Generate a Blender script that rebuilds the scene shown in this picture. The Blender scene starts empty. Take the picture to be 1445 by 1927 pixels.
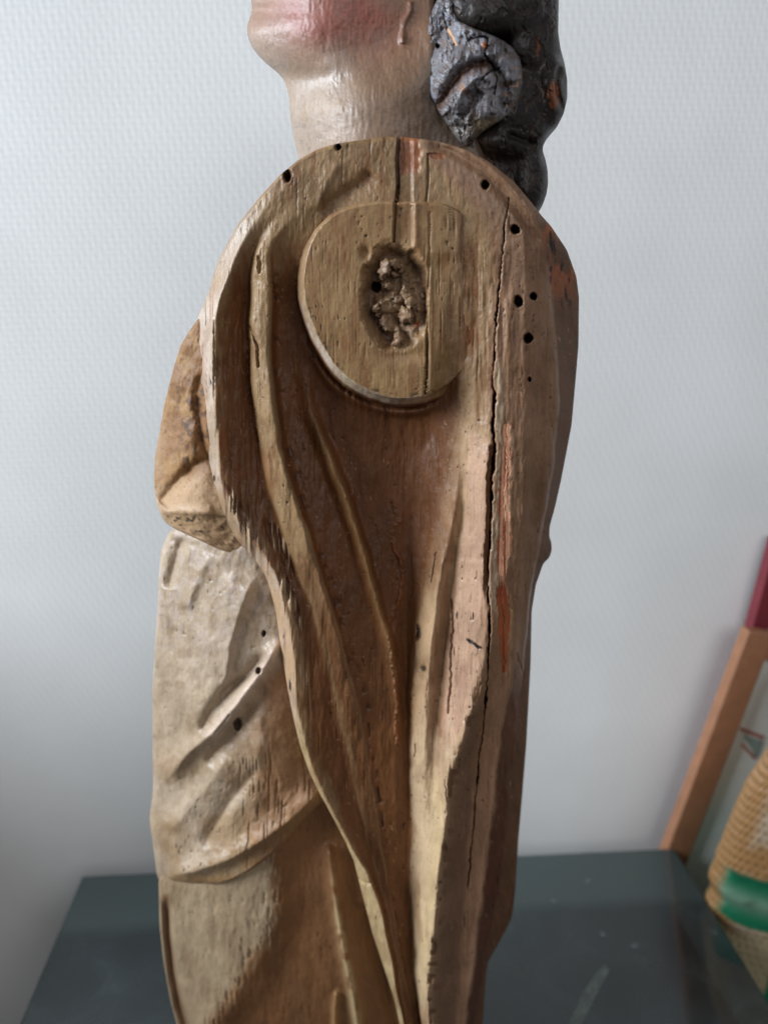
import bpy, math
import numpy as np
from mathutils import Vector, Matrix

# ------------------------------------------------------------------ camera
F, CX, CY = 1450.0, 722.5, 963.5          # photograph 1445 x 1927
D, HC = 0.48, 0.68                        # camera: metres in front of statue, above table top
TILT = math.atan((963.5 - 537.0) / F)
scene = bpy.context.scene
C = scene.collection
cam = bpy.data.cameras.new('camera')
cam.sensor_fit = 'VERTICAL'; cam.sensor_height = 24.0
cam.lens = 24.0 * F / 1927.0
cam.clip_start = 0.01; cam.clip_end = 50
cam.dof.use_dof = True; cam.dof.focus_distance = 0.49; cam.dof.aperture_fstop = 2.6
camo = bpy.data.objects.new('camera', cam); C.objects.link(camo)
camo.location = (0, -D, HC); camo.rotation_euler = (math.pi/2 - TILT, 0, 0)
scene.camera = camo

# ------------------------------------------------------------------ world and light
w = bpy.data.worlds.new('World'); scene.world = w; w.use_nodes = True
bg = w.node_tree.nodes['Background']
bg.inputs['Color'].default_value = (0.86, 0.90, 1.0, 1); bg.inputs['Strength'].default_value = 0.13
scene.view_settings.view_transform = 'Standard'; scene.view_settings.look = 'None'
scene.view_settings.exposure = 0.0; scene.view_settings.gamma = 1.0

def area(name, loc, target, sx, sy, power, col):
    l = bpy.data.lights.new(name, 'AREA'); l.shape = 'RECTANGLE'; l.size = sx; l.size_y = sy
    l.energy = power; l.color = col
    o = bpy.data.objects.new(name, l); C.objects.link(o); o.location = loc
    d = (Vector(target) - Vector(loc)).normalized()
    o.rotation_euler = d.to_track_quat('-Z', 'Y').to_euler()
    return o
# daylight through a window three metres to the left, its sill well above the table
area('window_light', (-3.2, -0.95, 1.85), (0.0, -0.15, 1.45), 1.8, 1.5, 262, (0.82, 0.90, 0.98))
# the rest of the bright room behind the photographer
area('room_light', (0.95, -2.3, 1.8), (0.2, 0, 0.5), 1.8, 1.4, 20, (0.98, 0.97, 0.97))

# ------------------------------------------------------------------ helpers
S_PX = 0.000345                            # one relief unit in metres
ct, st = math.cos(TILT), math.sin(TILT)
def ray(u, v):
    a = (u - CX) / F; b = (CY - v) / F
    return a, b*st + ct, b*ct - st         # x, y, z
def on_depth(u, v, y):
    dx, dy, dz = ray(u, v); k = (y + D) / dy
    return dx*k, 0*dx + y, HC + dz*k
def on_plane_z(u, v, z):
    dx, dy, dz = ray(u, v); k = (z - HC) / dz
    return Vector((dx*k, -D + dy*k, z))

def s2l(r, g, b):
    c = np.array([r, g, b]) / 255.0
    return np.where(c <= 0.04045, c/12.92, ((c+0.055)/1.055)**2.4)
def ss(a, b, x):
    t = np.clip((x - a) / (b - a), 0, 1); return t*t*(3 - 2*t)
_lat = {}
def vn(x, y, seed=0):
    """value noise in 0..1"""
    if seed not in _lat: _lat[seed] = np.random.RandomState(seed + 11).rand(256, 256)
    L = _lat[seed]
    xi = np.floor(x).astype(int); yi = np.floor(y).astype(int)
    fx = x - xi; fy = y - yi; fx = fx*fx*(3-2*fx); fy = fy*fy*(3-2*fy)
    x0 = xi & 255; x1 = (xi+1) & 255; y0 = yi & 255; y1 = (yi+1) & 255
    return (L[y0, x0]*(1-fx) + L[y0, x1]*fx)*(1-fy) + (L[y1, x0]*(1-fx) + L[y1, x1]*fx)*fy
def fbm(x, y, seed=0, o=4):
    s = 0; a = 1; t = 0
    for i in range(o):
        s = s + a*vn(x*2**i + 17.3*i, y*2**i + 5.1*i, seed+i); t += a; a *= .5
    return s / t
def gs1(a, sig, axis):
    if sig <= 0: return a
    n = int(3*sig) + 1; k = np.exp(-0.5*(np.arange(-n, n+1)/sig)**2); k /= k.sum()
    pad = [(0, 0)]*a.ndim; pad[axis] = (n, n); p = np.pad(a, pad, mode='edge')
    out = np.zeros_like(a)
    for i, kk in enumerate(k):
        sl = [slice(None)]*a.ndim; sl[axis] = slice(i, i + a.shape[axis]); out += kk*p[tuple(sl)]
    return out
VF = np.arange(-80.0, 2140.0, 2.0)
def cv(pts, sig=14):
    """smooth curve value(v) from (v, value) pairs"""
    p = np.array(pts, float); a = np.interp(VF, p[:, 0], p[:, 1]); a = gs1(a, sig/2.0, 0)
    return lambda v: np.interp(v, VF, a)
def seg(U, V, pts, R, side=False):
    """distance to a polyline within R (inf outside), position along it 0..1, signed side (+ = right of travel)"""
    pts = np.array(pts, float)
    dist = np.full(U.shape, 1e6); tt = np.zeros(U.shape); sg = np.ones(U.shape)
    m = (U > pts[:, 0].min()-R) & (U < pts[:, 0].max()+R) & (V > pts[:, 1].min()-R) & (V < pts[:, 1].max()+R)
    if not m.any(): return dist, tt, sg
    u = U[m]; v = V[m]; d = np.full(u.shape, 1e6); t = np.zeros(u.shape); s = np.ones(u.shape)
    ln = np.hypot(*(pts[1:]-pts[:-1]).T); cum = np.concatenate([[0], np.cumsum(ln)]); tot = cum[-1]
    for i in range(len(pts)-1):
        ax, ay = pts[i]; bx, by = pts[i+1]; ex, ey = bx-ax, by-ay
        k = np.clip(((u-ax)*ex + (v-ay)*ey)/max(ln[i]**2, 1e-9), 0, 1)
        px = u-(ax+k*ex); py = v-(ay+k*ey); dd = np.hypot(px, py); c = dd < d
        d = np.where(c, dd, d); t = np.where(c, (cum[i]+k*ln[i])/tot, t)
        s = np.where(c, np.sign(ey*px - ex*py + 1e-9), s)
    dist[m] = d; tt[m] = t; sg[m] = s
    return dist, tt, sg
def wob(U, V, a, sc, seed):
    return U + a*(fbm(U/sc, V/sc, seed)-.5)*2, V + a*(fbm(U/sc, V/sc, seed+7)-.5)*2
def ridge(U, V, pts, amp, wl, wr, taper=.12):
    """raised (or sunk) crest along a polyline; wl / wr = falloff on its left / right in the picture (for downward travel)"""
    R = 3.2*max(wl, wr); d, t, s = seg(U, V, pts, R)
    wd = np.where(s > 0, wr, wl)
    e = np.exp(-np.abs(d/wd)**1.6)
    tp = ss(0, taper, t)*ss(0, taper, 1-t) if taper > 0 else 1.0
    return amp*e*tp
def lerp(c, col, m):
    return c*(1-m[..., None]) + np.asarray(col)*m[..., None]

def thing(name, label, cat, loc=(0, 0, 0), group=None):
    o = bpy.data.objects.new(name, None); C.objects.link(o); o.location = loc; o.empty_display_size = .05
    o['label'] = label; o['category'] = cat
    if group: o['group'] = group
    return o
def link(name, me, mat, parent=None, smooth=True):
    o = bpy.data.objects.new(name, me); C.objects.link(o)
    if mat: me.materials.append(mat)
    if smooth: me.polygons.foreach_set('use_smooth', [True]*len(me.polygons))
    if parent: o.parent = parent; o.matrix_parent_inverse = Matrix.Translation(-Vector(parent.location))
    return o
def grid_mesh(name, X, Y, Z, wrap, col=None, caps=True):
    nr, nc = X.shape
    co = np.stack([X, Y, Z], -1).reshape(-1, 3).astype(np.float32)
    idx = np.arange(nr*nc).reshape(nr, nc)
    nx = np.roll(idx, -1, 1) if wrap else idx
    a = idx[:-1, :] if wrap else idx[:-1, :-1]; b = idx[1:, :] if wrap else idx[1:, :-1]
    c = nx[1:, :] if wrap else idx[1:, 1:]; d = nx[:-1, :] if wrap else idx[:-1, 1:]
    q = np.stack([a, b, c, d], -1).reshape(-1, 4)
    me = bpy.data.meshes.new(name)
    me.vertices.add(len(co)); me.vertices.foreach_set('co', co.ravel())
    me.loops.add(q.size); me.loops.foreach_set('vertex_index', q.ravel().astype(np.int32))
    me.polygons.add(len(q)); me.polygons.foreach_set('loop_start', np.arange(0, q.size, 4, dtype=np.int32))
    me.update(calc_edges=True)
    if col is not None:
        at = me.color_attributes.new('paint', 'FLOAT_COLOR', 'POINT')
        at.data.foreach_set('color', col.reshape(-1).astype(np.float32))
    return me

def carve(name, mat, parent, rows, Lf, Rf, ncol, hfun, back=200.0, edge=12.0, top=None, nb=22):
    """A solid carved piece: front relief hfun(U,V,L,R) -> (height, colour rgba); closed by a rounded back."""
    L = Lf(rows); R = Rf(rows); s = np.linspace(0, 1, ncol); s = s + .012*np.sin(2*np.pi*s)*-1
    U = L[:, None] + (R-L)[:, None]*s[None]; V = np.repeat(rows[:, None], ncol, 1)
    h, col = hfun(U, V, L[:, None], R[:, None])
    dE = np.minimum(U-L[:, None], R[:, None]-U)
    if top is not None: dE = np.minimum(dE, top(U, V))
    k = np.clip(1 - np.clip(dE, 0, edge)/edge, 0, 1); h = h - edge*1.1*(1-np.sqrt(np.clip(1-k*k, 0, 1)))
    t = (np.arange(1, nb+1)/(nb+1.0))[None]
    hb = h[:, -1:]*(1-t) + h[:, :1]*t - back*np.sin(np.pi*t)**.8
    ins = 3.0*np.sin(np.pi*t)
    Ub = (R-0)[:, None]*(1-t) + L[:, None]*t; mid = ((L+R)/2)[:, None]; Ub = mid + (Ub-mid)*(1-.02*np.sin(np.pi*t))
    Uf = np.concatenate([U, Ub], 1); hf = np.concatenate([h, hb], 1); Vf = np.repeat(rows[:, None], ncol+nb, 1)
    cb = np.concatenate([col, col[:, -1:]*(1-t[..., None]) + col[:, :1]*t[..., None]], 1)
    X, Y, Z = on_depth(Uf, Vf, -hf*S_PX)
    return link(name, grid_mesh(name, X, Y, Z, True, cb), mat, parent)

# ------------------------------------------------------------------ node helpers
def mat_new(name):
    m = bpy.data.materials.new(name); m.use_nodes = True; nt = m.node_tree
    return m, nt, nt.nodes['Principled BSDF']
def nd(nt, typ, **kw):
    n = nt.nodes.new(typ)
    for k, v in kw.items():
        if k in n.inputs: n.inputs[k].default_value = v
        else: setattr(n, k, v)
    return n
def mixc(nt, fac, a, b, mode='MIX'):
    n = nt.nodes.new('ShaderNodeMix'); n.data_type = 'RGBA'; n.blend_type = mode
    for i, x in ((0, fac), (6, a), (7, b)):
        if hasattr(x, 'is_linked') or hasattr(x, 'links'): nt.links.new(x, n.inputs[i])
        else: n.inputs[i].default_value = x
    return n.outputs[2]
def ramp(nt, src, stops):
    n = nt.nodes.new('ShaderNodeValToRGB'); e = n.color_ramp.elements
    while len(e) < len(stops): e.new(.5)
    for el, (p, c) in zip(e, stops):
        el.position = p; el.color = c if len(c) == 4 else (*c, 1)
    nt.links.new(src, n.inputs[0]); return n.outputs[0]

def statue_material(name, grain=1.0, pits=1.0, brush=0.0, spec=.5):
    m, nt, p = mat_new(name); Lk = nt.links.new
    at = nd(nt, 'ShaderNodeAttribute', attribute_name='paint')
    tc = nd(nt, 'ShaderNodeTexCoord')
    mp = nd(nt, 'ShaderNodeMapping'); mp.inputs['Scale'].default_value = (900, 900, 45); Lk(tc.outputs['Object'], mp.inputs[0])
    g = nd(nt, 'ShaderNodeTexNoise', Scale=1.0, Detail=4.0, Roughness=.6); Lk(mp.outputs[0], g.inputs['Vector'])
    n2 = nd(nt, 'ShaderNodeTexNoise', Scale=420.0, Detail=5.0, Roughness=.65); Lk(tc.outputs['Object'], n2.inputs['Vector'])
    n3 = nd(nt, 'ShaderNodeTexNoise', Scale=38.0, Detail=5.0, Roughness=.6); Lk(tc.outputs['Object'], n3.inputs['Vector'])
    c = mixc(nt, .48, at.outputs['Color'], ramp(nt, g.outputs['Fac'], [(.3, (.72, .70, .68)), (.62, (1.1, 1.1, 1.1))]), 'MULTIPLY')
    c = mixc(nt, .6, c, ramp(nt, n3.outputs['Fac'], [(.3, (.72, .70, .66)), (.7, (1.16, 1.15, 1.13))]), 'MULTIPLY')
    c = mixc(nt, .7, c, ramp(nt, n2.outputs['Fac'], [(.30, (.55, .50, .47)), (.42, (1, 1, 1)), (.66, (1, 1, 1)), (.75, (1.25, 1.22, 1.2))]), 'MULTIPLY')
    Lk(c, p.inputs['Base Color'])
    r = nd(nt, 'ShaderNodeMath', operation='MULTIPLY_ADD'); Lk(n3.outputs['Fac'], r.inputs[0]); r.inputs[1].default_value = .28
    r2 = nd(nt, 'ShaderNodeMath', operation='SUBTRACT'); Lk(at.outputs['Alpha'], r2.inputs[0]); r2.inputs[1].default_value = .14
    Lk(r2.outputs[0], r.inputs[2]); Lk(r.outputs[0], p.inputs['Roughness'])
    p.inputs['Specular IOR Level'].default_value = spec
    b1 = nd(nt, 'ShaderNodeBump', Strength=.5*grain, Distance=.0005); Lk(g.outputs['Fac'], b1.inputs['Height'])
    b2 = nd(nt, 'ShaderNodeBump', Strength=.5*pits, Distance=.0005); Lk(n2.outputs['Fac'], b2.inputs['Height']); Lk(b1.outputs[0], b2.inputs['Normal'])
    out = b2
    if brush:
        n4 = nd(nt, 'ShaderNodeTexNoise', Scale=330.0, Detail=3.0, Roughness=.5); Lk(tc.outputs['Object'], n4.inputs['Vector'])
        b3 = nd(nt, 'ShaderNodeBump', Strength=brush, Distance=.0012); Lk(n4.outputs['Fac'], b3.inputs['Height']); Lk(b2.outputs[0], b3.inputs['Normal']); out = b3
    Lk(out.outputs[0], p.inputs['Normal'])
    return m

# ------------------------------------------------------------------ the setting
TH = math.atan2(0.332-0.284, 0.366+0.362)                 # table and wall stand turned by this much
def box_mesh(name, sx, sy, sz, bevel=0.0, seg_=2):
    import bmesh
    bm = bmesh.new(); bmesh.ops.create_cube(bm, size=1.0); bmesh.ops.scale(bm, vec=(sx, sy, sz), verts=bm.verts)
    if bevel: bmesh.ops.bevel(bm, geom=bm.edges[:], offset=bevel, segments=seg_, affect='EDGES', profile=.5)
    me = bpy.data.meshes.new(name); bm.to_mesh(me); bm.free(); return me
def box(name, cx_, cy_, cz_, sx, sy, sz, mat, parent=None, bevel=0.0, rz=0.0, smooth=False):
    me = box_mesh(name, sx, sy, sz, bevel); o = bpy.data.objects.new(name, me); C.objects.link(o); me.materials.append(mat)
    o.location = (cx_, cy_, cz_); o.rotation_euler = (0, 0, rz)
    if parent: o.parent = parent; o.matrix_parent_inverse = Matrix.Identity(4)
    return o

# wall: glass-fibre wallpaper under pale paint
m_wall, nt, p = mat_new('painted_woven_wallpaper')
tc = nd(nt, 'ShaderNodeTexCoord'); Lk = nt.links.new
mp = nd(nt, 'ShaderNodeMapping'); mp.inputs['Rotation'].default_value = (0, math.radians(28), 0); Lk(tc.outputs['Object'], mp.inputs[0])
w1 = nd(nt, 'ShaderNodeTexWave', Scale=38.0, Distortion=1.2, Detail=2.0); w1.inputs['Detail Scale'].default_value = 3; w1.wave_type = 'BANDS'; w1.bands_direction = 'X'; Lk(mp.outputs[0], w1.inputs['Vector'])
w2 = nd(nt, 'ShaderNodeTexWave', Scale=52.0, Distortion=3.0, Detail=3.0); w2.wave_type = 'BANDS'; w2.bands_direction = 'Z'; Lk(tc.outputs['Object'], w2.inputs['Vector'])
w3 = nd(nt, 'ShaderNodeTexWave', Scale=52.0, Distortion=3.0, Detail=3.0); w3.wave_type = 'BANDS'; w3.bands_direction = 'X'; Lk(tc.outputs['Object'], w3.inputs['Vector'])
nn = nd(nt, 'ShaderNodeTexNoise', Scale=9.0, Detail=3.0); Lk(tc.outputs['Object'], nn.inputs['Vector'])
ad = nd(nt, 'ShaderNodeMath', operation='MULTIPLY_ADD'); Lk(w1.outputs['Fac'], ad.inputs[0]); ad.inputs[1].default_value = .9; Lk(w2.outputs['Fac'], ad.inputs[2])
ad2 = nd(nt, 'ShaderNodeMath', operation='MULTIPLY_ADD'); Lk(w3.outputs['Fac'], ad2.inputs[0]); ad2.inputs[1].default_value = .7; Lk(ad.outputs[0], ad2.inputs[2])
bmp = nd(nt, 'ShaderNodeBump', Strength=.12, Distance=.0006); Lk(ad2.outputs[0], bmp.inputs['Height']); Lk(bmp.outputs[0], p.inputs['Normal'])
Lk(ramp(nt, nn.outputs['Fac'], [(.3, (.78, .78, .765)), (.7, (.83, .83, .815))]), p.inputs['Base Color']); p.inputs['Roughness'].default_value = .55
wall_c = Vector((0.0, 0.335, 0.3))
box('wall', wall_c.x, wall_c.y+.06, .55, 5.0, .08, 2.9, m_wall, rz=TH)['kind'] = 'structure'
m_floor, nt, p = mat_new('dark_carpet')
tc = nd(nt, 'ShaderNodeTexCoord'); nn = nd(nt, 'ShaderNodeTexNoise', Scale=160.0, Detail=4.0); nt.links.new(tc.outputs['Object'], nn.inputs['Vector'])
nt.links.new(ramp(nt, nn.outputs['Fac'], [(.3, (.05, .045, .04)), (.7, (.10, .09, .085))]), p.inputs['Base Color']); p.inputs['Roughness'].default_value = .95
box('side_wall', -1.03, -.75, -.1, .06, 2.0, 1.2, m_wall)['kind'] = 'structure'   # the low wall under the window, out of view to the left
box('floor', 0, -1.2, -.725, 5.0, 4.0, .05, m_floor)['kind'] = 'structure'

# table with a dark glass top
m_glass, nt, p = mat_new('dark_tinted_glass')
tc = nd(nt, 'ShaderNodeTexCoord'); Lk = nt.links.new
n1 = nd(nt, 'ShaderNodeTexNoise', Scale=14.0, Detail=6.0, Roughness=.6, Distortion=.6); Lk(tc.outputs['Object'], n1.inputs['Vector'])
n2 = nd(nt, 'ShaderNodeTexNoise', Scale=700.0, Detail=2.0); Lk(tc.outputs['Object'], n2.inputs['Vector'])
c = ramp(nt, n1.outputs['Fac'], [(.3, (.010, .018, .020)), (.6, (.020, .031, .033)), (.75, (.044, .060, .062))])
sx_ = nd(nt, 'ShaderNodeSeparateXYZ'); Lk(tc.outputs['Object'], sx_.inputs[0])
bn = nd(nt, 'ShaderNodeMapRange'); bn.interpolation_type = 'SMOOTHSTEP'; bn.inputs[1].default_value = .212; bn.inputs[2].default_value = .240; Lk(sx_.outputs['Y'], bn.inputs[0])
bx_ = nd(nt, 'ShaderNodeMapRange'); bx_.interpolation_type = 'SMOOTHSTEP'; bx_.inputs[1].default_value = .318; bx_.inputs[2].default_value = .326; Lk(sx_.outputs['X'], bx_.inputs[0])
mxx = nd(nt, 'ShaderNodeMath', operation='MULTIPLY_ADD'); Lk(bx_.outputs[0], mxx.inputs[0]); mxx.inputs[1].default_value = .35; Lk(bn.outputs[0], mxx.inputs[2]); mxx.use_clamp = True
c = mixc(nt, mxx.outputs[0], c, (.044, .064, .063, 1))       # lighter band painted along the back and right edges
c = mixc(nt, ramp(nt, n2.outputs['Fac'], [(.70, (0, 0, 0)), (.78, (.35, .35, .35))]), c, (.10, .12, .13, 1))
Lk(c, p.inputs['Base Color'])
Lk(ramp(nt, n1.outputs['Fac'], [(.3, (.04, .04, .04)), (.7, (.16, .16, .16))]), p.inputs['Roughness'])
p.inputs['Specular IOR Level'].default_value = .75
m_leg, nt, p = mat_new('black_table_frame'); p.inputs['Base Color'].default_value = (.02, .02, .022, 1); p.inputs['Roughness'].default_value = .4
bl = Vector((-.362, .284, 0)); ux = Vector((math.cos(TH), math.sin(TH), 0)); uy = Vector((math.sin(TH), -math.cos(TH), 0))
TW, TD_ = .729, .62
tcen = bl + ux*TW/2 + uy*TD_/2
table = thing('side_table', 'side table with a dust-flecked dark blue-green glass top under the statue', 'table', (tcen.x, tcen.y, -.70)); table.rotation_euler = (0, 0, TH)
def tbox(name, x, y, z, sx, sy, sz, mat, bevel):
    o = box(name, x, y, z+.70, sx, sy, sz, mat, table, bevel); return o
tbox('glass_top', 0, 0, -.006, TW, TD_, .012, m_glass, .002)
for sx in (-1, 1):
    for sy in (-1, 1):
        tbox('leg', sx*(TW/2-.04), sy*(TD_/2-.04), -.3565, .035, .035, .687, m_leg, .003)
for sy in (-1, 1): tbox('rail', 0, sy*(TD_/2-.04), -.035, TW-.12, .02, .04, m_leg, .002)
for sx in (-1, 1): tbox('rail', sx*(TW/2-.04), 0, -.035, .02, TD_-.12, .04, m_leg, .002)
# dried water spots, and a pale streak standing in for a strut under the glass
m_spot, nt, p = mat_new('dried_dust'); p.inputs['Base Color'].default_value = (.16, .19, .20, 1); p.inputs['Roughness'].default_value = .8
tc = nd(nt, 'ShaderNodeTexCoord'); nn = nd(nt, 'ShaderNodeTexNoise', Scale=260.0, Detail=3.0); nt.links.new(tc.outputs['Object'], nn.inputs['Vector'])
nt.links.new(ramp(nt, nn.outputs['Fac'], [(.3, (.25, .25, .25)), (.65, (.8, .8, .8))]), p.inputs['Alpha'])
m_streak, nt, p = mat_new('strut_streak_film'); p.inputs['Base Color'].default_value = (.17, .21, .19, 1); p.inputs['Roughness'].default_value = .6
tc = nd(nt, 'ShaderNodeTexCoord'); nn = nd(nt, 'ShaderNodeTexNoise', Scale=90.0, Detail=4.0); nt.links.new(tc.outputs['Object'], nn.inputs['Vector'])
nt.links.new(ramp(nt, nn.outputs['Fac'], [(.2, (.35, .35, .35)), (.7, (.75, .75, .75))]), p.inputs['Alpha'])
tinv = (Matrix.Translation(table.location) @ Matrix.Rotation(TH, 4, 'Z')).inverted()
def flat(name, px, mat, z):
    import bmesh
    bm = bmesh.new(); vs = [bm.verts.new(tinv @ on_plane_z(u, v, z)) for u, v in px]; f = bm.faces.new(vs); f.normal_update()
    if f.normal.z < 0: f.normal_flip()
    me = bpy.data.meshes.new(name); bm.to_mesh(me); bm.free(); me.materials.append(mat)
    o = bpy.data.objects.new(name, me); C.objects.link(o); o.parent = table; return o
for u, v, r in ((1106, 1658, 7), (1041, 1696, 7), (1133, 1759, 7), (1195, 1780, 9)):
    flat('dust_spot', [(u + r*(.8+.3*math.sin(3*k))*math.cos(k*math.pi/7), v + .8*r*(.85+.2*math.cos(5*k))*math.sin(k*math.pi/7)) for k in range(14)], m_spot, .0006)
flat('strut_streak', [(1138, 1815), (1146, 1826), (1118, 1880), (1086, 1945), (1062, 1945), (1096, 1870), (1122, 1830)], m_streak, .0007)

# two framed pictures leaning by the wall at the right
WN = Vector((math.sin(TH), -math.cos(TH), 0))              # out of the wall
def on_wall(u, v, off):
    dx, dy, dz = ray(u, v); o = Vector((0, -D, HC)); d = Vector((dx, dy, dz)); p0 = Vector((wall_c.x, wall_c.y+.02, 0)) + WN*off
    k = (p0-o).dot(WN)/d.dot(WN); return o + d*k
def slab(name, pts, thick, mat, parent, bevel=.0015):
    """a flat piece with real thickness from a quad (front face), thickened towards the wall"""
    import bmesh
    bm = bmesh.new(); vs = [bm.verts.new(q) for q in pts]; f = bm.faces.new(vs); f.normal_update()
    if f.normal.dot(WN) < 0: f.normal_flip()
    r = bmesh.ops.extrude_face_region(bm, geom=[f]); nv = [g for g in r['geom'] if isinstance(g, bmesh.types.BMVert)]
    bmesh.ops.translate(bm, vec=-WN*thick, verts=nv)
    bmesh.ops.recalc_face_normals(bm, faces=bm.faces[:])
    if bevel: bmesh.ops.bevel(bm, geom=bm.edges[:], offset=bevel, segments=2, affect='EDGES', profile=.5)
    me = bpy.data.meshes.new(name); bm.to_mesh(me); bm.free(); me.materials.append(mat)
    o = bpy.data.objects.new(name, me); C.objects.link(o); o.parent = parent; o.matrix_parent_inverse = Matrix.Translation(-Vector(parent.location)); return o
def plain(name, col, rough, var=.12, sc=60):
    m, nt, p = mat_new(name); tc = nd(nt, 'ShaderNodeTexCoord'); n = nd(nt, 'ShaderNodeTexNoise', Scale=sc, Detail=4.0); nt.links.new(tc.outputs['Object'], n.inputs['Vector'])
    a = tuple(np.array(col)*(1-var)); b = tuple(np.array(col)*(1+var)); nt.links.new(ramp(nt, n.outputs['Fac'], [(.3, a), (.7, b)]), p.inputs['Base Color']); p.inputs['Roughness'].default_value = rough; return m
m_frame = plain('brown_frame_lacquer', s2l(158, 110, 80), .4); m_mat = plain('white_print_paper', s2l(240, 244, 240), .5, .03)
m_maroon = plain('maroon_frame', s2l(116, 40, 50), .4); m_line = plain('pink_print_ink', s2l(190, 130, 122), .6); m_grey = plain('grey_print_ink', s2l(150, 168, 164), .6)
def framed(name, label, corner, adir, wdt, hgt, bar, off, fm, pm):
    """corner = upper left corner on the plane off metres before the wall; adir = direction of the left bar downwards"""
    down = adir.normalized(); right = down.cross(WN).normalized()
    if right.x < 0: right = -right
    o = corner
    t = thing(name, label, 'picture', o + down*hgt, 'framed pictures leaning by the wall')
    def q(x0, y0, x1, y1, dz=0): return [o + right*x0 + down*y0 + WN*dz, o + right*x1 + down*y0 + WN*dz, o + right*x1 + down*y1 + WN*dz, o + right*x0 + down*y1 + WN*dz]
    slab('frame_bar', q(0, 0, bar, hgt), .018, fm, t); slab('frame_bar', q(wdt-bar, 0, wdt, hgt), .018, fm, t)
    slab('frame_bar', q(bar, 0, wdt-bar, bar), .018, fm, t); slab('frame_bar', q(bar, hgt-bar, wdt-bar, hgt), .018, fm, t)
    sh = slab('print', q(bar, bar, wdt-bar, hgt-bar, -.006), .004, pm, t, 0)
    return t, q, sh
c0 = on_wall(1409, 1188, .05); c1 = on_wall(1258, 1592, .05)
t1, q1, sh1 = framed('framed_picture', 'brown wooden framed white print leaning to the right against the wall beside the table', c0, c1-c0, .34, .52, .032, .05, m_frame, m_mat)
def stripe(sheet, pts, mat):
    o = slab('printed_line', pts, .001, mat, t1, 0); return o
pa = [on_wall(1392, 1368, .0448), on_wall(1436, 1385, .0448), on_wall(1436, 1393, .0448), on_wall(1392, 1376, .0448)]
stripe(sh1, pa, m_line)
stripe(sh1, [on_wall(1392, 1402, .0448), on_wall(1397, 1399, .0448), on_wall(1424, 1427, .0448), on_wall(1419, 1430, .0448)], m_line)
stripe(sh1, [on_wall(1396, 1382, .0446), on_wall(1436, 1395, .0446), on_wall(1426, 1424, .0446), on_wall(1422, 1424, .0446)], m_grey)
c2 = on_wall(1460, 1015, .026); c3 = on_wall(1374, 1330, .026)
framed('framed_picture', 'maroon framed picture standing behind the brown one, closest to the wall', c2, c3-c2, .30, .46, .022, .026, m_maroon, plain('lilac_white_print', s2l(214, 214, 236), .5, .03))

# glazed ceramic jar in front of them, beside the table
m_cer, nt, p = mat_new('pitted_cream_glaze'); Lk = nt.links.new
at = nd(nt, 'ShaderNodeAttribute', attribute_name='paint'); Lk(at.outputs['Color'], p.inputs['Base Color']); p.inputs['Roughness'].default_value = .25
def jar():
    # lathe profile (z, r); local axis upright
    P = Vector((.500, .245, 0))
    base = -.46; zc = np.array([-.46, -.45, -.40, -.30, -.20, -.10, -.04, -.02, -.004, .016, .030, .05, .06, .07, .12, .155, .21, .26, .29, .30]) - base
    rc = np.array([.085, .092, .106, .120, .128, .128, .125, .119, .130, .122, .130, .124, .124, .121, .111, .102, .078, .055, .048, .044])
    zs = np.linspace(0, .76, 500); rs = gs1(np.interp(zs, zc, rc), 3, 0); n = 520
    th = np.linspace(0, 2*np.pi, n, endpoint=False); TH2, ZS = np.meshgrid(th, zs)
    cell = 64; a = TH2/(2*np.pi)*cell; rowh = .0098; row = ZS/rowh
    a = a + .5*(np.floor(row) % 2); fu = (a % 1)-.5; fv = (row % 1)-.5
    pitm = np.exp(-((fu/.20)**2+(fv/.24)**2))
    green = (((ZS > .458) & (ZS < .520)) | ((ZS > .30) & (ZS < .41) & (np.cos(TH2) > -.56) & (np.cos(TH2) < .1))).astype(float)
    green = ss(.35, .65, gs1(gs1(green, 5, 0), 6, 1) + .5*(fbm(a/4, row/3, 905)-.5))*ss(-1.0, -.93, np.cos(TH2)); pitm = pitm*(1-green)
    Rr = rs[:, None] - .0026*pitm + .0012*(vn(a, row, 900)-.5)
    X = P.x + Rr*np.cos(TH2); Y = P.y + .42*Rr*np.sin(TH2); Z = base + ZS
    nz = fbm(a/5, row/5, 901)
    col = np.empty(X.shape+(3,)); col[:] = s2l(206, 186, 160)
    col = lerp(col, s2l(178, 122, 52), np.maximum(ss(.5, .7, nz)*.8, ss(-.8, -.93, np.cos(TH2))*.8))
    col = lerp(col, s2l(120, 96, 66), pitm*.75)
    col = lerp(col, s2l(172, 160, 124), (1-ss(.43, .46, ZS))*.8)
    g = np.empty(X.shape+(3,)); g[:] = s2l(28, 120, 84); g = lerp(g, s2l(150, 186, 160), np.exp(-((ZS-.488)/.012)**2)*.8); g = lerp(g, s2l(20, 80, 60), ss(.5, .7, nz)*.5)
    col = col*(1-green[..., None]) + g*green[..., None]
    rgba = np.concatenate([col, np.ones(X.shape+(1,))], -1)
    t = thing('ceramic_jar', 'cream ceramic jar with pitted basket texture and a green glazed band beside the table', 'jar', (P.x, P.y, base))
    link('jar_body', grid_mesh('jar_body', X, Y, Z, True, rgba), m_cer, t)
    box('stand', 0, 0, -.12, .36, .30, .24, m_leg, None, .004).location = (P.x+.05, P.y, base-.1205)
    so = C.objects['stand'] if 'stand' in C.objects else None
    return t
jar()
st_ = bpy.data.objects['stand']; st_.name = 'plinth'; st_['label'] = 'low black plinth under the ceramic jar beside the table'; st_['category'] = 'plinth'


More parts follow.
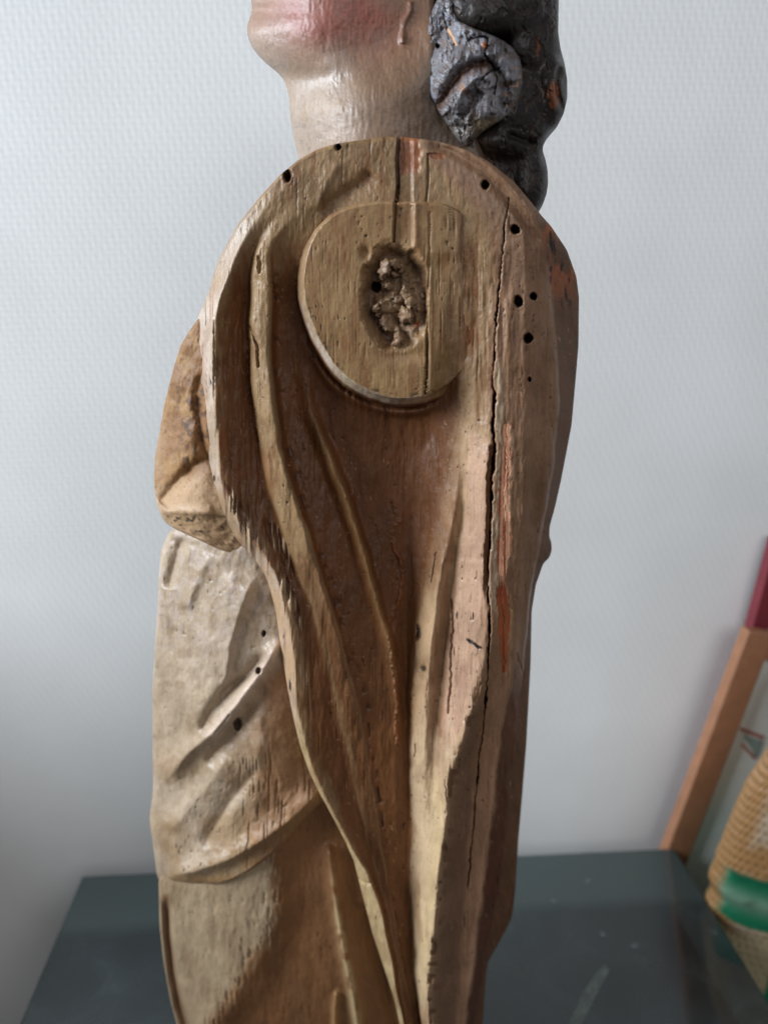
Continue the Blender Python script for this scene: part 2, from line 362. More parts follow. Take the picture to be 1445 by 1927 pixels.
# ------------------------------------------------------------------ the statue
base_pt = Vector((0.0, 0.06, 0.0))
statue = thing('wooden_statue', 'old carved wooden statue in worn brown paint, arm missing, standing on the dark glass table', 'statue', base_pt)
M_wood = statue_material('worn_paint_on_wood', 1.0, .9, 0.0, .42)
M_robe = statue_material('worn_beige_paint', .5, .7, .2, .4)
M_skin = statue_material('aged_flesh_paint', .3, .45, .10, .42)
M_hair = statue_material('dark_hair_paint', .4, .6, .12, .38)

# paint colours (albedo, linear)
OLIVE = s2l(150, 121, 87); STAIN = s2l(106, 64, 34); STAIN2 = s2l(84, 49, 30)
PALE = s2l(180, 148, 115); GESSO = s2l(184, 166, 150); PINK = s2l(182, 144, 128)
BARE = s2l(150, 90, 56); REDW = s2l(156, 78, 48); DARK = s2l(36, 28, 24); OCHRE = s2l(168, 128, 82); GREIGE = s2l(160, 140, 120)
TAUPE = s2l(150, 115, 90)

HOLES = [(541, 330, 8, 12), (637, 276, 6, 8), (913, 348, 8, 9), (969, 432, 10, 9), (975, 567, 8.5, 10.5), (1003, 557, 6.5, 7.5),
         (993, 637, 8.5, 10.5), (996, 714, 3.5, 4.5)]
def bore(U, V, h, col, holes, depth=46):
    for x, y, a, b in holes:
        q = np.hypot((U-x)/a, (V-y)/b)
        q = q + .3*(vn(U/6, V/6, int(x) % 50)-.5)
        h = h - depth*(1-ss(.55, 1.12, q)); col[..., :3] = lerp(col[..., :3], s2l(70, 50, 36), (1-ss(.8, 1.1, q))*.8)  # darkness inside the bore painted in as well as carved
        h = h + .6*np.exp(-((q-1.2)/.25)**2)
    return h, col

# ---- mantle outline
mantle_L = cv([(257, 738), (259, 715), (262, 690), (268, 640), (280, 598), (300, 562), (330, 526), (370, 489), (420, 449), (460, 427), (490, 411), (520, 401), (545, 395),
               (560, 388), (600, 372), (650, 369), (700, 374), (780, 383), (850, 392), (900, 398), (940, 408), (980, 425), (1020, 449), (1050, 478),
               (1080, 498), (1100, 506), (1150, 519), (1200, 526), (1250, 534), (1300, 542), (1350, 552), (1400, 564), (1450, 581), (1490, 600), (1530, 622),
               (1580, 648), (1620, 666), (1660, 676), (1700, 686), (1760, 702), (1820, 722), (1880, 742), (1927, 752), (2120, 790)], 3)
mantle_R = cv([(257, 742), (259, 768), (262, 800), (270, 842), (285, 886), (305, 921), (340, 965), (385, 1003), (405, 1018), (425, 1036), (470, 1066), (520, 1084), (560, 1089),
               (650, 1088), (700, 1084), (800, 1075), (900, 1056), (950, 1045), (990, 1034), (1010, 1033), (1020, 1037), (1035, 1038), (1050, 1033), (1060, 1022), (1100, 1008), (1150, 1000), (1250, 998),
               (1400, 990), (1500, 982), (1580, 975), (1680, 969), (1720, 964), (1740, 957), (1780, 935), (1810, 918), (1850, 913), (1927, 908), (2120, 905)], 3)
# knots: curve x(v), height(v)
KN = [
 # rim crest
 ([(258, 739), (300, 600), (370, 516), (420, 478), (480, 443), (520, 428), (560, 414), (600, 404), (700, 402), (800, 407), (900, 414), (960, 438), (1020, 478), (1060, 506), (1100, 528), (1200, 549), (1300, 553), (1400, 571), (1450, 587), (1500, 608), (1560, 642), (1610, 668), (1640, 690), (1700, 716), (1760, 726), (1820, 738), (1880, 748), (2120, 800)],
  [(258, 0), (420, 0), (500, 3), (600, 6), (900, 2), (1000, 0), (1200, -2), (1300, -6), (1400, -8), (1600, -12), (1800, -14), (2120, -20)]),
 # bottom of first groove
 ([(258, 740), (300, 612), (370, 550), (420, 505), (470, 476), (520, 469), (600, 467), (700, 469), (780, 476), (850, 486), (900, 496), (960, 511), (1020, 529), (1080, 553), (1150, 580), (1250, 606), (1400, 640), (1600, 690), (1700, 726), (1800, 744), (1880, 753), (2120, 803)],
  [(258, 0), (430, 0), (480, -18), (560, -34), (800, -36), (900, -32), (1000, -26), (1100, -18), (1200, -16), (1300, -20), (1400, -25), (1600, -34), (2120, -40)]),
 # pale rib left
 ([(258, 741), (300, 622), (370, 570), (420, 520), (470, 481), (520, 473), (600, 472), (700, 474), (780, 482), (850, 492), (900, 504), (960, 524), (1020, 546), (1080, 572), (1150, 598), (1250, 630), (1400, 662), (1600, 700), (1700, 732), (1800, 750), (1880, 758), (2120, 806)],
  [(258, 0), (430, 0), (480, 0), (560, -4), (700, -6), (850, -8), (950, -10), (1050, -10), (1200, -14), (1400, -24), (1600, -35), (2120, -42)]),
 # pale rib right edge
 ([(258, 742), (300, 635), (370, 590), (430, 530), (470, 502), (500, 506), (600, 509), (700, 509), (780, 519), (850, 529), (900, 542), (960, 561), (1000, 576), (1050, 590), (1100, 606), (1150, 622), (1200, 636), (1300, 662), (1400, 682), (1600, 715), (1700, 738), (1800, 754), (2120, 810)],
  [(258, 0), (430, 0), (480, 4), (560, 4), (850, 2), (950, 0), (1100, -6), (1250, -15), (1400, -26), (1600, -36), (2120, -44)]),
 # drop beside it
 ([(258, 743), (300, 645), (370, 602), (430, 540), (470, 512), (500, 515), (600, 518), (700, 518), (780, 530), (850, 541), (900, 556), (960, 575), (1000, 590), (1050, 604), (1100, 620), (1150, 636), (1200, 652), (1300, 680), (1400, 700), (1600, 725), (1700, 742), (1800, 757), (2120, 814)],
  [(258, 0), (430, 0), (480, -10), (560, -28), (700, -34), (850, -32), (950, -28), (1050, -24), (1200, -25), (1400, -30), (1600, -38), (2120, -46)]),
 # hollow left of second rib
 ([(258, 744), (370, 620), (430, 570), (500, 552), (600, 553), (700, 558), (790, 566), (850, 594), (930, 624), (1010, 651), (1090, 676), (1170, 700), (1220, 714), (1300, 729), (1400, 742), (1600, 748), (1800, 760), (2120, 818)],
  [(258, 0), (430, -2), (480, -12), (560, -34), (700, -44), (800, -46), (900, -44), (1100, -42), (1250, -38), (1400, -35), (1600, -42), (2120, -48)]),
 # second rib crest
 ([(258, 745), (370, 640), (430, 590), (500, 564), (600, 570), (700, 576), (790, 590), (850, 619), (930, 649), (1010, 677), (1090, 701), (1170, 723), (1220, 736), (1300, 745), (1400, 753), (1600, 756), (1800, 764), (2120, 820)],
  [(258, 0), (430, -3), (500, -15), (600, -36), (700, -44), (770, -38), (820, -27), (1000, -23), (1150, -24), (1250, -28), (1350, -36), (1450, -41), (1600, -43), (2120, -49)]),
 # drop right of second rib
 ([(258, 746), (370, 650), (430, 600), (500, 574), (600, 582), (700, 590), (790, 602), (850, 631), (930, 660), (1010, 687), (1090, 711), (1170, 731), (1220, 743), (1300, 752), (1400, 758), (1600, 760), (1800, 768), (2120, 823)],
  [(258, 0), (430, -4), (500, -18), (600, -40), (780, -50), (850, -54), (1000, -55), (1150, -48), (1250, -44), (1350, -42), (1600, -45), (2120, -50)]),
 # floor of main hollow
 ([(258, 750), (420, 700), (500, 660), (700, 690), (800, 740), (900, 765), (1000, 772), (1100, 768), (1200, 764), (1300, 761), (1400, 763), (1600, 766), (1800, 770), (2120, 826)],
  [(258, 0), (430, -2), (500, -8), (650, -34), (750, -50), (800, -62), (900, -68), (1000, -68), (1200, -62), (1300, -56), (1400, -50), (1600, -48), (2120, -52)]),
 # foot of its lit wall
 ([(258, 755), (420, 840), (500, 850), (700, 842), (770, 812), (850, 800), (1000, 802), (1100, 790), (1200, 778), (1300, 769), (1400, 768), (1500, 772), (1600, 775), (1700, 774), (1800, 775), (1927, 779), (2120, 830)],
  [(258, 0), (430, 0), (500, -2), (700, -26), (800, -54), (1000, -56), (1200, -52), (1300, -48), (1500, -46), (1700, -46), (2120, -50)]),
 # crest A
 ([(258, 758), (420, 870), (500, 876), (700, 866), (850, 862), (900, 862), (960, 855), (1030, 840), (1100, 825), (1200, 811), (1280, 803), (1400, 798), (1500, 796), (1600, 797), (1700, 788), (1800, 785), (1927, 786), (2120, 836)],
  [(258, 0), (500, 0), (700, -12), (850, -22), (960, -15), (1100, -14), (1300, -14), (1500, -16), (1700, -24), (2120, -28)]),
 # groove after A
 ([(258, 761), (420, 880), (500, 890), (700, 880), (850, 876), (900, 874), (960, 869), (1030, 857), (1100, 845), (1200, 834), (1280, 828), (1400, 818), (1500, 812), (1600, 806), (1700, 796), (1800, 790), (1927, 790), (2120, 838)],
  [(258, 0), (500, 0), (700, -8), (850, -16), (960, -22), (1100, -28), (1250, -30), (1350, -24), (1450, -16), (1550, -12), (1700, -16), (2120, -20)]),
 # start of face B
 ([(258, 764), (420, 890), (500, 900), (700, 892), (850, 887), (960, 882), (1100, 866), (1200, 853), (1300, 848), (1400, 836), (1450, 830), (1520, 824), (1600, 818), (1700, 810), (1800, 799), (1870, 795), (2120, 842)],
  [(258, 0), (500, 0), (700, -2), (900, -10), (1100, -18), (1250, -16), (1400, -6), (1500, -2), (1700, -6), (2120, -12)]),
 # crest C (edge of crack above)
 ([(258, 768), (420, 938), (500, 936), (640, 926), (720, 922), (800, 920), (1000, 916), (1200, 914), (1250, 911), (1290, 903), (1330, 888), (1400, 868), (1450, 847), (1520, 839), (1600, 830), (1680, 822), (1760, 815), (1820, 808), (1870, 802), (1927, 806), (2120, 848)],
  [(258, 0), (420, 1), (700, 5), (900, 10), (1200, 12), (1300, 14), (1500, 12), (1700, 6), (2120, 0)]),
 # facet left of the lower right side
 ([(258, 770), (420, 956), (600, 946), (900, 940), (1200, 935), (1250, 932), (1290, 925), (1330, 912), (1400, 897), (1500, 888), (1650, 874), (1780, 866), (1927, 855), (2120, 858)],
  [(258, 0), (420, 1), (700, 7), (900, 12), (1200, 10), (1300, 0), (1400, -18), (1500, -28), (1700, -32), (2120, -30)]),
 ([(258, 772), (420, 985), (600, 992), (900, 985), (1100, 975), (1270, 965), (1350, 946), (1500, 928), (1640, 909), (1790, 892), (1927, 874), (2120, 868)],
  [(258, 0), (400, -1), (600, 5), (900, 7), (1100, 2), (1270, -4), (1350, -14), (1500, -22), (1700, -28), (2120, -30)]),
 # corner to the back of the mantle
 ([(258, 773), (300, 905), (340, 950), (390, 1001), (450, 1020), (560, 1035), (660, 1045), (760, 1050), (880, 1040), (1000, 1018), (1100, 1002), (1250, 986), (1350, 972), (1500, 955), (1640, 940), (1790, 915), (1927, 893), (2120, 886)],
  [(258, -2), (390, -8), (560, -16), (900, -16), (1100, -20), (1300, -44), (1500, -54), (1700, -60), (2120, -60)]),
]
KX = [cv(a, 14) for a, b in KN]; KH = [cv(b, 24) for a, b in KN]
L_h = cv([(258, 0), (420, -6), (500, -18), (600, -38), (900, -40), (1300, -34), (1600, -34), (2120, -36)], 20)
R_h = cv([(258, 0), (390, -18), (450, -60), (560, -110), (900, -110), (1100, -90), (1300, -100), (1500, -110), (2120, -120)], 20)
TOPU = np.array([(560, 302), (575, 291), (598, 280), (640, 268), (690, 262), (740, 258), (800, 262), (842, 270), (886, 285), (921, 305), (940, 321)], float)

# ---- shoulder disc outline (polar)
DC = (740.0, 563.0)
dp = np.array([(572, 540), (575, 505), (583, 465), (603, 427), (640, 399), (690, 386), (745, 384), (800, 384), (850, 388), (882, 412), (902, 460), (908, 520), (905, 590), (896, 640), (878, 688),
               (842, 724), (800, 744), (748, 749), (695, 735), (648, 706), (612, 657), (588, 605), (576, 570)], float)
da = np.arctan2(dp[:, 1]-DC[1], dp[:, 0]-DC[0]); dr = np.hypot(dp[:, 1]-DC[1], dp[:, 0]-DC[0]); o_ = np.argsort(da); da = da[o_]; dr = dr[o_]
th_f = np.linspace(-np.pi, np.pi, 721); rr_f = np.interp(th_f, da, dr, period=2*np.pi); rr_f = np.tile(rr_f[:-1], 3); rr_f = gs1(rr_f, 7, 0)[720:1440]; rr_f = np.append(rr_f, rr_f[0])
def disc_r(U, V):
    th = np.arctan2(V-DC[1], U-DC[0]); return np.hypot(U-DC[0], V-DC[1]), np.interp(th, th_f, rr_f), th

CRACK = [(957, 372), (949, 430), (943, 500), (936, 560), (931, 640), (926, 722), (931, 742), (927, 800), (931, 850), (925, 900), (925, 960), (920, 1050), (918, 1100), (921, 1160), (920, 1210), (915, 1300), (908, 1380), (900, 1430), (893, 1520), (886, 1600), (880, 1668)]
def mantle_base(U, V):
    v = V.ravel(); u = U.ravel()
    xs = [k(v) for k in KX]; hs = [k(v) for k in KH]; out = hs[0].copy()
    for j in range(len(xs)-1):
        m = (u >= xs[j]); t = np.clip((u-xs[j])/np.maximum(xs[j+1]-xs[j], .4), 0, 1); out = np.where(m, hs[j]*(1-t)+hs[j+1]*t, out)
    h = out.reshape(U.shape)*1.55 - 16*((U-740)/300)**2*ss(300, 700, V)
    return h + 5*(fbm(U/70, V/120, 3)-.5) + 3*(fbm(U/22, V/90, 5)-.5)*ss(430, 600, V)
def mantle_h(U, V, L, R):
    nr, nc = U.shape
    v = V[:, 0]; xs = np.stack([L[:, 0]] + [k(v) for k in KX] + [R[:, 0]], 1); hs = np.stack([L_h(v)] + [k(v) for k in KH] + [R_h(v)], 1)
    for j in range(1, xs.shape[1]): xs[:, j] = np.maximum(xs[:, j], xs[:, j-1] + .4)
    for j in range(xs.shape[1]-2, -1, -1): xs[:, j] = np.minimum(xs[:, j], xs[:, j+1] - .4)
    h = np.empty(U.shape); q = np.empty(U.shape); ids = np.arange(xs.shape[1], dtype=float)
    Uw = U + (7.0*(fbm(U/60, V/70, 40)-.5) + 4.0*(fbm(U/14, V/40, 42)-.5))*ss(440, 520, V)
    for i in range(nr):
        h[i] = np.interp(Uw[i], xs[i], hs[i]); q[i] = np.interp(Uw[i], xs[i], ids)
    h = gs1(gs1(h, 2.2, 1), 3.0, 0)*1.55
    # gentle barrel, tool facets
    h = h - 16*((U-740)/300)**2*ss(300, 700, V)
    h = h + 5*(fbm(U/70, V/120, 3)-.5) + 3*(fbm(U/22, V/90, 5)-.5)*ss(430, 600, V)
    h = h + 7*(np.abs(2*fbm(U/30, V/150, 44)-1)-.25)*ss(430, 560, V)
    bk = ss(16.8, 17.3, q); h = h + bk*(12*(fbm(U/16, V/30, 140)-.5) + 5*(fbm(U/6, V/9, 141)-.5))*ss(400, 450, V)
    # top: diagonal tool hollow round the disc, chamfer at the right
    h += ridge(U, V, [(705, 322), (665, 355), (625, 378), (600, 405)], -9, 10, 22)
    h += ridge(U, V, [(640, 300), (612, 345), (596, 400)], 4, 14, 10)
    d, t, s = seg(U, V, [(800, 268), (850, 285), (905, 318), (950, 365), (985, 410), (1010, 450)], 40); h -= np.where(s < 0, 0, 1)*0
    h -= 7*np.exp(-(d/9)**2)*ss(0, .1, t)
    # slot and cracks at the top
    slot = ss(746, 749, U)*(1-ss(772, 779, U))*(1-ss(436, 446, V)); h -= 5*slot
    d, t, s = seg(U, V, [(750, 258), (747, 300), (749, 350), (744, 400), (742, 452)], 12); h -= 20*(1-ss(1.6, 3.6, d))
    d, t, s = seg(U, V, [(805, 290), (806, 340), (801, 385)], 8); h -= 5*(1-ss(.8, 2.6, d))
    # long crack, wider where the paint has broken away
    Uc, Vc = wob(U, V, 2.6, 9, 60)
    d, t, s = seg(Uc, Vc, CRACK, 26)
    wd = np.interp(V, [372, 500, 700, 740, 820, 900, 960, 1000, 1100, 1200, 1260, 1400, 1668], [.7, 1.1, 1.3, 2.4, 3.0, 3.4, 2.6, 1.7, 1.3, 2.8, 1.2, 1.5, .6])*(.25+.8*vn(U*0, V/13, 61))
    crk = 1-ss(wd*.5, wd+1.0, d); h -= (8+28*ss(.3, .6, vn(U*0, V/26, 62)))*crk
    chip = (s < 0)*(d < 11)*ss(835, 846, V)*(1-ss(1090, 1140, V)); h -= 12*chip*(1-ss(6, 10.5, d))
    h += 1.8*np.exp(-((d-wd-4)/3.0)**2)*(s > 0)*ss(450, 520, V)*(1-ss(1180, 1260, V))
    # bare strip, broken paint edge
    STRIP = [(952, 800), (953, 850), (948, 930), (950, 1000), (945, 1060), (944, 1110), (948, 1150), (948, 1200), (950, 1262)]
    Us, Vs = wob(U, V, 4.5, 11, 70); d2, t2, s2 = seg(Us, Vs, STRIP, 24)
    sw = np.interp(V, [790, 802, 860, 960, 1040, 1095, 1110, 1135, 1190, 1265], [2, 6, 8, 11, 12, 5, 9, 12, 12, 4])
    strip = 1-ss(sw-1.6, sw+.8, d2); h -= (3 - 2*s2)*strip; strip_core = 1-ss(1.0, 3.2, np.abs(U-(944-(V-800)*.03)))
    h += .8*np.exp(-((d2-sw-2)/2.0)**2)*(V > 795)*(V < 1215)*(s2 > 0)
    # fine checks
    for pts, wdt, dep in [([(850, 1130), (853, 1180), (848, 1230), (849, 1290), (843, 1342)], 2.0, 7), ([(820, 1040), (816, 1075), (812, 1095)], 1.6, 6), ([(788, 1178), (784, 1205)], 3.0, 8),
                          ([(795, 1256), (797, 1262)], 5, 6), ([(880, 1204), (893, 1212), (903, 1219)], 2.2, 5), ([(838, 1468), (842, 1510)], 1.4, 5), ([(783, 1400), (781, 1425)], 1.6, 6),
                          ([(470, 615), (484, 650), (487, 690)], 2.6, 10), ([(470, 640), (468, 700), (472, 760)], 2.8, 9), ([(488, 484), (489, 512)], 3.4, 8), ([(480, 770), (486, 830)], 2.4, 8), ([(972, 1230), (985, 1275)], 1.5, 5)]:
        d, t, s = seg(Uc, Vc, pts, 14); h -= dep*(1-ss(wdt*.5, wdt+1, d))
    # crusty seam in the hollow
    crust = np.zeros(U.shape)
    Uk, Vk = wob(U, V, 5, 14, 90)
    for pts in ([(752, 980), (740, 990), (738, 1010), (746, 1040), (756, 1070), (757, 1100), (748, 1140), (733, 1168)], [(728, 1165), (735, 1200), (738, 1240), (742, 1290), (746, 1340), (748, 1420)]):
        d, t, s = seg(Uk, Vk, pts, 18); crust = np.maximum(crust, (1-ss(1.5, 5.5, d))*ss(.3, .55, fbm(U/7, V/9, 33)))
    h += 6*crust*fbm(U/6, V/8, 21)*1.6
    # splintered left edge
    lowE = (1-ss(1.0, 2.2, q)); edgeband = ss(560, 620, V)*(1-ss(1240, 1330, V))
    spl = vn(U/3.2, V/46, 81); h -= 4.5*ss(.6, .85, spl)*lowE*edgeband*ss(.2, .7, q)
    spz = ((U > 410) & (U < 600)); sp2 = ss(900, 960, V)*(1-ss(1230, 1290, V))*(1-ss(1.15, 1.9, q)); h -= 2.5*ss(.5, .75, vn(U/4.2+2*vn(U/40, V/40, 84), V/60, 82))*sp2*ss(.4, .6, vn(U/25, V/50, 83))
    win = np.zeros(U.shape)
    for x_, y_, a_, b_ in ((458, 985, 16, 62), (436, 945, 14, 50), (532, 1035, 14, 62), (512, 1010, 10, 40), (545, 1120, 12, 80), (474, 1040, 14, 40)):
        win = np.maximum(win, ss(0, .5, 1-np.hypot((U-x_-(V-y_)*.35)/a_, (V-y_)/b_)))
    sps = vn(U/3.4+1.5*vn(U/30, V/30, 85), V/38, 86); h += win*(9*ss(.45, .8, sps) - 6*ss(.35, .1, sps)*-1*0 - 5)
    rag = vn(U/9, V/11, 87)
    h -= 5*ss(.55, .8, rag)*np.exp(-((q-14.05)/.22)**2)*ss(1240, 1300, V)
    h -= 4*ss(.5, .8, rag)*np.exp(-((q-4.95)/.25)**2)*ss(480, 540, V)
    for pts, wdt, dep in [([(677, 1668), (689, 1715), (699, 1750), (704, 1770), (716, 1800)], 2.0, 9), ([(716, 1800), (722, 1830), (735, 1862)], 1.4, 6), ([(676, 1652), (690, 1664), (698, 1660)], 2.6, 8)]:
        d, t, s = seg(*wob(U, V, 3, 8, 88), pts, 14); h -= dep*(1-ss(wdt*.5, wdt+1, d)); win = win*1
    # wood grain: long shallow gouges and pits
    gr = vn(U/2.6, V/70, 50); h -= 1.6*ss(.78, .96, gr)*(.15+.85*ss(.4, .6, fbm(U/60, V/60, 52)))
    pit = vn(U/3.0, V/11, 55); h -= 3.5*ss(.9, .98, pit)*ss(.45, .6, fbm(U/45, V/80, 56))
    h += 2.4*(fbm(U/6, V/16, 57)-.5)
    # keep clear below the disc
    rd, ro, th = disc_r(U, V); sd = rd-ro
    h = h - 50*(1-ss(-12, -5, sd))*(1-ss(815, 856, U))
    chan = ss(858, 892, U+16*(fbm(U/12, V/40, 143)-.5))*(1-ss(897, 909, U))*ss(432, 470, V)*(1-ss(640, 720, V)); h = h - 3.5*chan
    # groove under the disc rim, upper left + rolled lip below
    low = ss(.5, .9, np.sin(th))
    h += 13*np.exp(-((sd-27)/8)**2)*ss(.3, .8, np.sin(th))*(1-ss(780, 840, U))
    # ---------------- colour
    nz = fbm(U/26, V/60, 100); nf = fbm(U/7, V/22, 104); nb_ = (nz-.5)*1.4 + (nf-.5)*.9
    col = np.empty(U.shape+(3,)); col[:] = OLIVE
    col = lerp(col, TAUPE, ss(13.2, 14.2, q)*.9)
    def zone(a, b, v0, v1, soft=.25, vs=50):
        return ss(a-soft, a+soft, q+nb_*.25)*(1-ss(b-soft, b+soft, q+nb_*.25))*ss(v0-vs, v0+vs, V+nb_*60)*(1-ss(v1-vs, v1+vs, V+nb_*60))
    stain_shade = np.zeros(U.shape)  # brown patina, with the shade of grooves and hollows painted in
    stain_shade = np.maximum(stain_shade, zone(1.25, 2.45, 500, 2300)*.95)
    stain_shade = np.maximum(stain_shade, zone(2.6, 4.3, 1060, 2300, .5, 120)*.8)
    stain_shade = np.maximum(stain_shade, zone(4.35, 11.6, 480, 2300, .15)*.97*(1-ss(-.55, .4, q+nb_*.3-np.interp(V, [700, 980, 1150, 2200], [11.1, 10.8, 10.15, 9.95]))))
    stain_shade = np.maximum(stain_shade, zone(9.6, 11.2, 700, 1120, .9)*.75)
    stain_shade = np.maximum(stain_shade, zone(11.4, 12.6, 1080, 1420, .3)*.55)
    stain_shade = np.maximum(stain_shade, zone(6.0, 11, 330, 480, .5, 60)*.12)
    col = lerp(col, PALE, zone(10.3, 14.1, 760, 2300, .55, 60)*.9)  # left-facing walls painted paler, the window's light put into the colour
    col = lerp(col, s2l(198, 172, 140), zone(9.7, 14.0, 1380, 2300, .4, 70)*.7)
    cxv = np.interp(V, [c_[1] for c_ in CRACK], [c_[0] for c_ in CRACK])
    col = lerp(col, s2l(196, 174, 146), np.exp(-((U-cxv-11)/6.5)**2)*ss(660, 720, V)*(1-ss(1130, 1160, V))*.8*ss(.3, .55, nf+.12))
    col = lerp(col, s2l(70, 46, 34), np.exp(-(((U-720)/85)**2+((V-805)/42)**2))*ss(.38, .6, nz)*.7)
    blot = fbm(U/16, V/80, 130)
    col = lerp(col, STAIN*1.25, ss(.52, .72, blot)*(1-ss(13.0, 14.2, q)*.3)*.5)
    col = lerp(col, s2l(110, 80, 54), ss(.5, .7, fbm(U/55, V/70, 131))*.35)
    col = lerp(col, PINK, zone(12.5, 14.0, 820, 1400, .3)*.45)
    col = lerp(col, STAIN*(.8+.5*nz[..., None]), np.clip(stain_shade, 0, 1))
    col = lerp(col, s2l(120, 78, 44)*(.75+.5*nz[..., None]), zone(5.0, 9.9, 1150, 2300, .4, 90)*.8)
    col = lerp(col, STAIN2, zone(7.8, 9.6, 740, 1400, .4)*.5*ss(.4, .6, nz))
    col = lerp(col, OCHRE*.6, zone(6.6, 7.4, 780, 1300, .3)*.75)          # rubbed second rib
    col = lerp(col, TAUPE*.72, zone(14.0, 15.2, 1290, 2300, .2))  # right side of crest C painted darker, its shade in the colour
    col = lerp(col, TAUPE*1.25, zone(15.1, 16.2, 1290, 2300, .2))
    col = lerp(col, s2l(98, 60, 42), zone(16.1, 19, 1240, 2300, .15))
    back = ss(17.0, 17.15, q); col = lerp(col, s2l(108, 74, 48)*(.7+.6*nf[..., None]), back*ss(395, 430, V)*.95)
    col = lerp(col, s2l(160, 92, 54), back*ss(.42, .6, nz+.1)*ss(405, 425, V)*(1-ss(510, 590, V)))
    col = lerp(col, s2l(40, 24, 18), back*ss(.55, .68, nf)*ss(400, 410, V)*(1-ss(540, 620, V)))
    col = lerp(col, s2l(122, 84, 54), chan*.7); col = lerp(col, BARE*.8, chan*ss(.6, .7, nf)*.6)
    fl = vn(U/2.6, V/3.4, 150); col = lerp(col, DARK*1.4, ss(.88, .96, fl)*ss(.45, .6, fbm(U/30, V/40, 151))*.75)
    col = lerp(col, PALE*1.1, ss(.9, .97, vn(U/2.8, V/6, 152))*ss(.45, .6, fbm(U/34, V/60, 153))*.6)
    # white edge with pink streaks
    e1 = (1-ss(.88, 1.1, q+.12*(fbm(U/12, V/14, 115)-.5)))*ss(520, 590, V)*(1-.75*ss(905, 935, V)*(1-ss(1030, 1060, V)))
    col = lerp(col, lerp(np.broadcast_to(GESSO, col.shape), s2l(186, 162, 122), ss(1250, 1420, V)), e1*(.55+.4*ss(.35, .6, nf))); st_ = vn(U/2.4, V/60, 111)
    eb = e1*(1-ss(1290, 1380, V)); col = lerp(col, PINK, eb*ss(.6, .72, st_)*.6); col = lerp(col, STAIN, eb*ss(.80, .9, st_)*.8)
    col = lerp(col, DARK*1.5, eb*ss(.86, .95, vn(U/2.2, V/30, 112)))
    col = lerp(col, BARE*.9, (1-ss(1.1, 1.4, q))*ss(.9, 1.1, q)*ss(.55, .7, vn(U/3, V/40, 113))*ss(700, 760, V)*(1-ss(1060, 1100, V)))
    s3 = sp2*ss(.5, .75, vn(U/4.2+2*vn(U/40, V/40, 84), V/60, 82))*ss(.4, .6, vn(U/25, V/50, 83)); col = lerp(col, s2l(84, 54, 38), s3*.6)
    col = lerp(col, PALE, (1-ss(1.0, 1.7, q))*ss(1040, 1075, V)*(1-ss(1270, 1330, V))*ss(.35, .6, vn(U/3, V/50, 114))*.9)
    # grey-white wear at the upper left
    col = lerp(col, GREIGE*1.05, (1-ss(.6, 2.2, q+nb_*.8))*(1-ss(500, 560, V))*ss(360, 450, V)*.6)
    # bare wood patches
    Up, Vp = wob(U, V, 5, 12, 120)
    p1 = ss(750, 754, Up)*(1-ss(786, 794, Up))*(1-ss(318, 334, Vp)); col = lerp(col, BARE*.95, p1*(.7+.3*nf)); h -= 3.0*p1
    p2 = np.exp(-(((Up-822)/16)**2+((Vp-293)/9)**2)); p2 = ss(.4, .6, p2); col = lerp(col, BARE*.9, p2); h -= 2.5*p2
    col = lerp(col, PALE, (np.exp(-((Up-795)/4.0)**2)*(1-ss(325, 345, V)))*.7)
    col = lerp(col, REDW, strip); col = lerp(col, s2l(244, 186, 150), strip*ss(.2, .4, vn(U/2.5, V/50, 118))*(1-strip_core)*(1-ss(1080, 1110, V)))
    col = lerp(col, s2l(172, 100, 62), strip*ss(1110, 1150, V)*.8)
    col = lerp(col, PALE*1.0, np.exp(-((d2-sw-3)/2.6)**2)*(V > 795)*(V < 1225)*.7*ss(.4, .6, vn(U/9, V/22, 119))*(s2 > 0))
    col = lerp(col, STAIN*.7, chip*(1-ss(6, 10, d)) if False else chip*.8)
    col = lerp(col, s2l(150, 112, 78), np.exp(-((seg(Uc, Vc, CRACK, 20)[0]-9)/4)**2)*ss(1230, 1290, V)*(1-ss(1400, 1500, V))*.5)
    col = lerp(col, STAIN*.6, crk*.6)
    col = lerp(col, s2l(132, 78, 44), crust*.75)
    d, t, s = seg(Uc, Vc, [(880, 1205), (893, 1212), (904, 1219)], 10); col = lerp(col, DARK*.7, (1-ss(1.5, 4.5, d)))
    for x, y, a, b in [(787, 1192, 6, 16), (797, 1258, 7, 6), (860, 1158, 3, 8)]:
        col = lerp(col, DARK, (1-ss(.5, 1.1, np.hypot((Uc-x)/a, (Vc-y)/b)))*.85)
    # pale worn crests
    col = lerp(col, PALE*1.02, np.exp(-((q-14.0)/.25)**2)*ss(1260, 1330, V)*.5)
    col = lerp(col, s2l(196, 172, 128), ridge(U, V, [(815, 1440), (826, 1520), (815, 1650), (800, 1800), (795, 1920)], .5, 16, 10))
    col = lerp(col, s2l(176, 150, 122), win*ss(.5, .75, sps)*.8); col = lerp(col, s2l(74, 48, 34), win*ss(.45, .25, sps)*.7 if False else win*(1-ss(.25, .45, sps))*.7)
    col = lerp(col, STAIN*.8, ss(.6, .8, rag)*np.exp(-((q-14.1)/.25)**2)*ss(1240, 1300, V)*.7)
    col = lerp(col, DARK*1.3, ss(.66, .82, rag)*np.exp(-((q-5.0)/.2)**2)*ss(480, 540, V)*.6)
    # dark fleck in pits
    col = lerp(col, col*.45, ss(.9, .97, pit)*ss(.45, .6, fbm(U/45, V/80, 56))*.9)
    col = lerp(col, col*.75, ss(.8, .96, gr)*.4)
    rough = .38 + .10*stain_shade - .06*e1 + .2*strip + .35*ss(16.9, 17.2, q) + .12*(nf-.5)
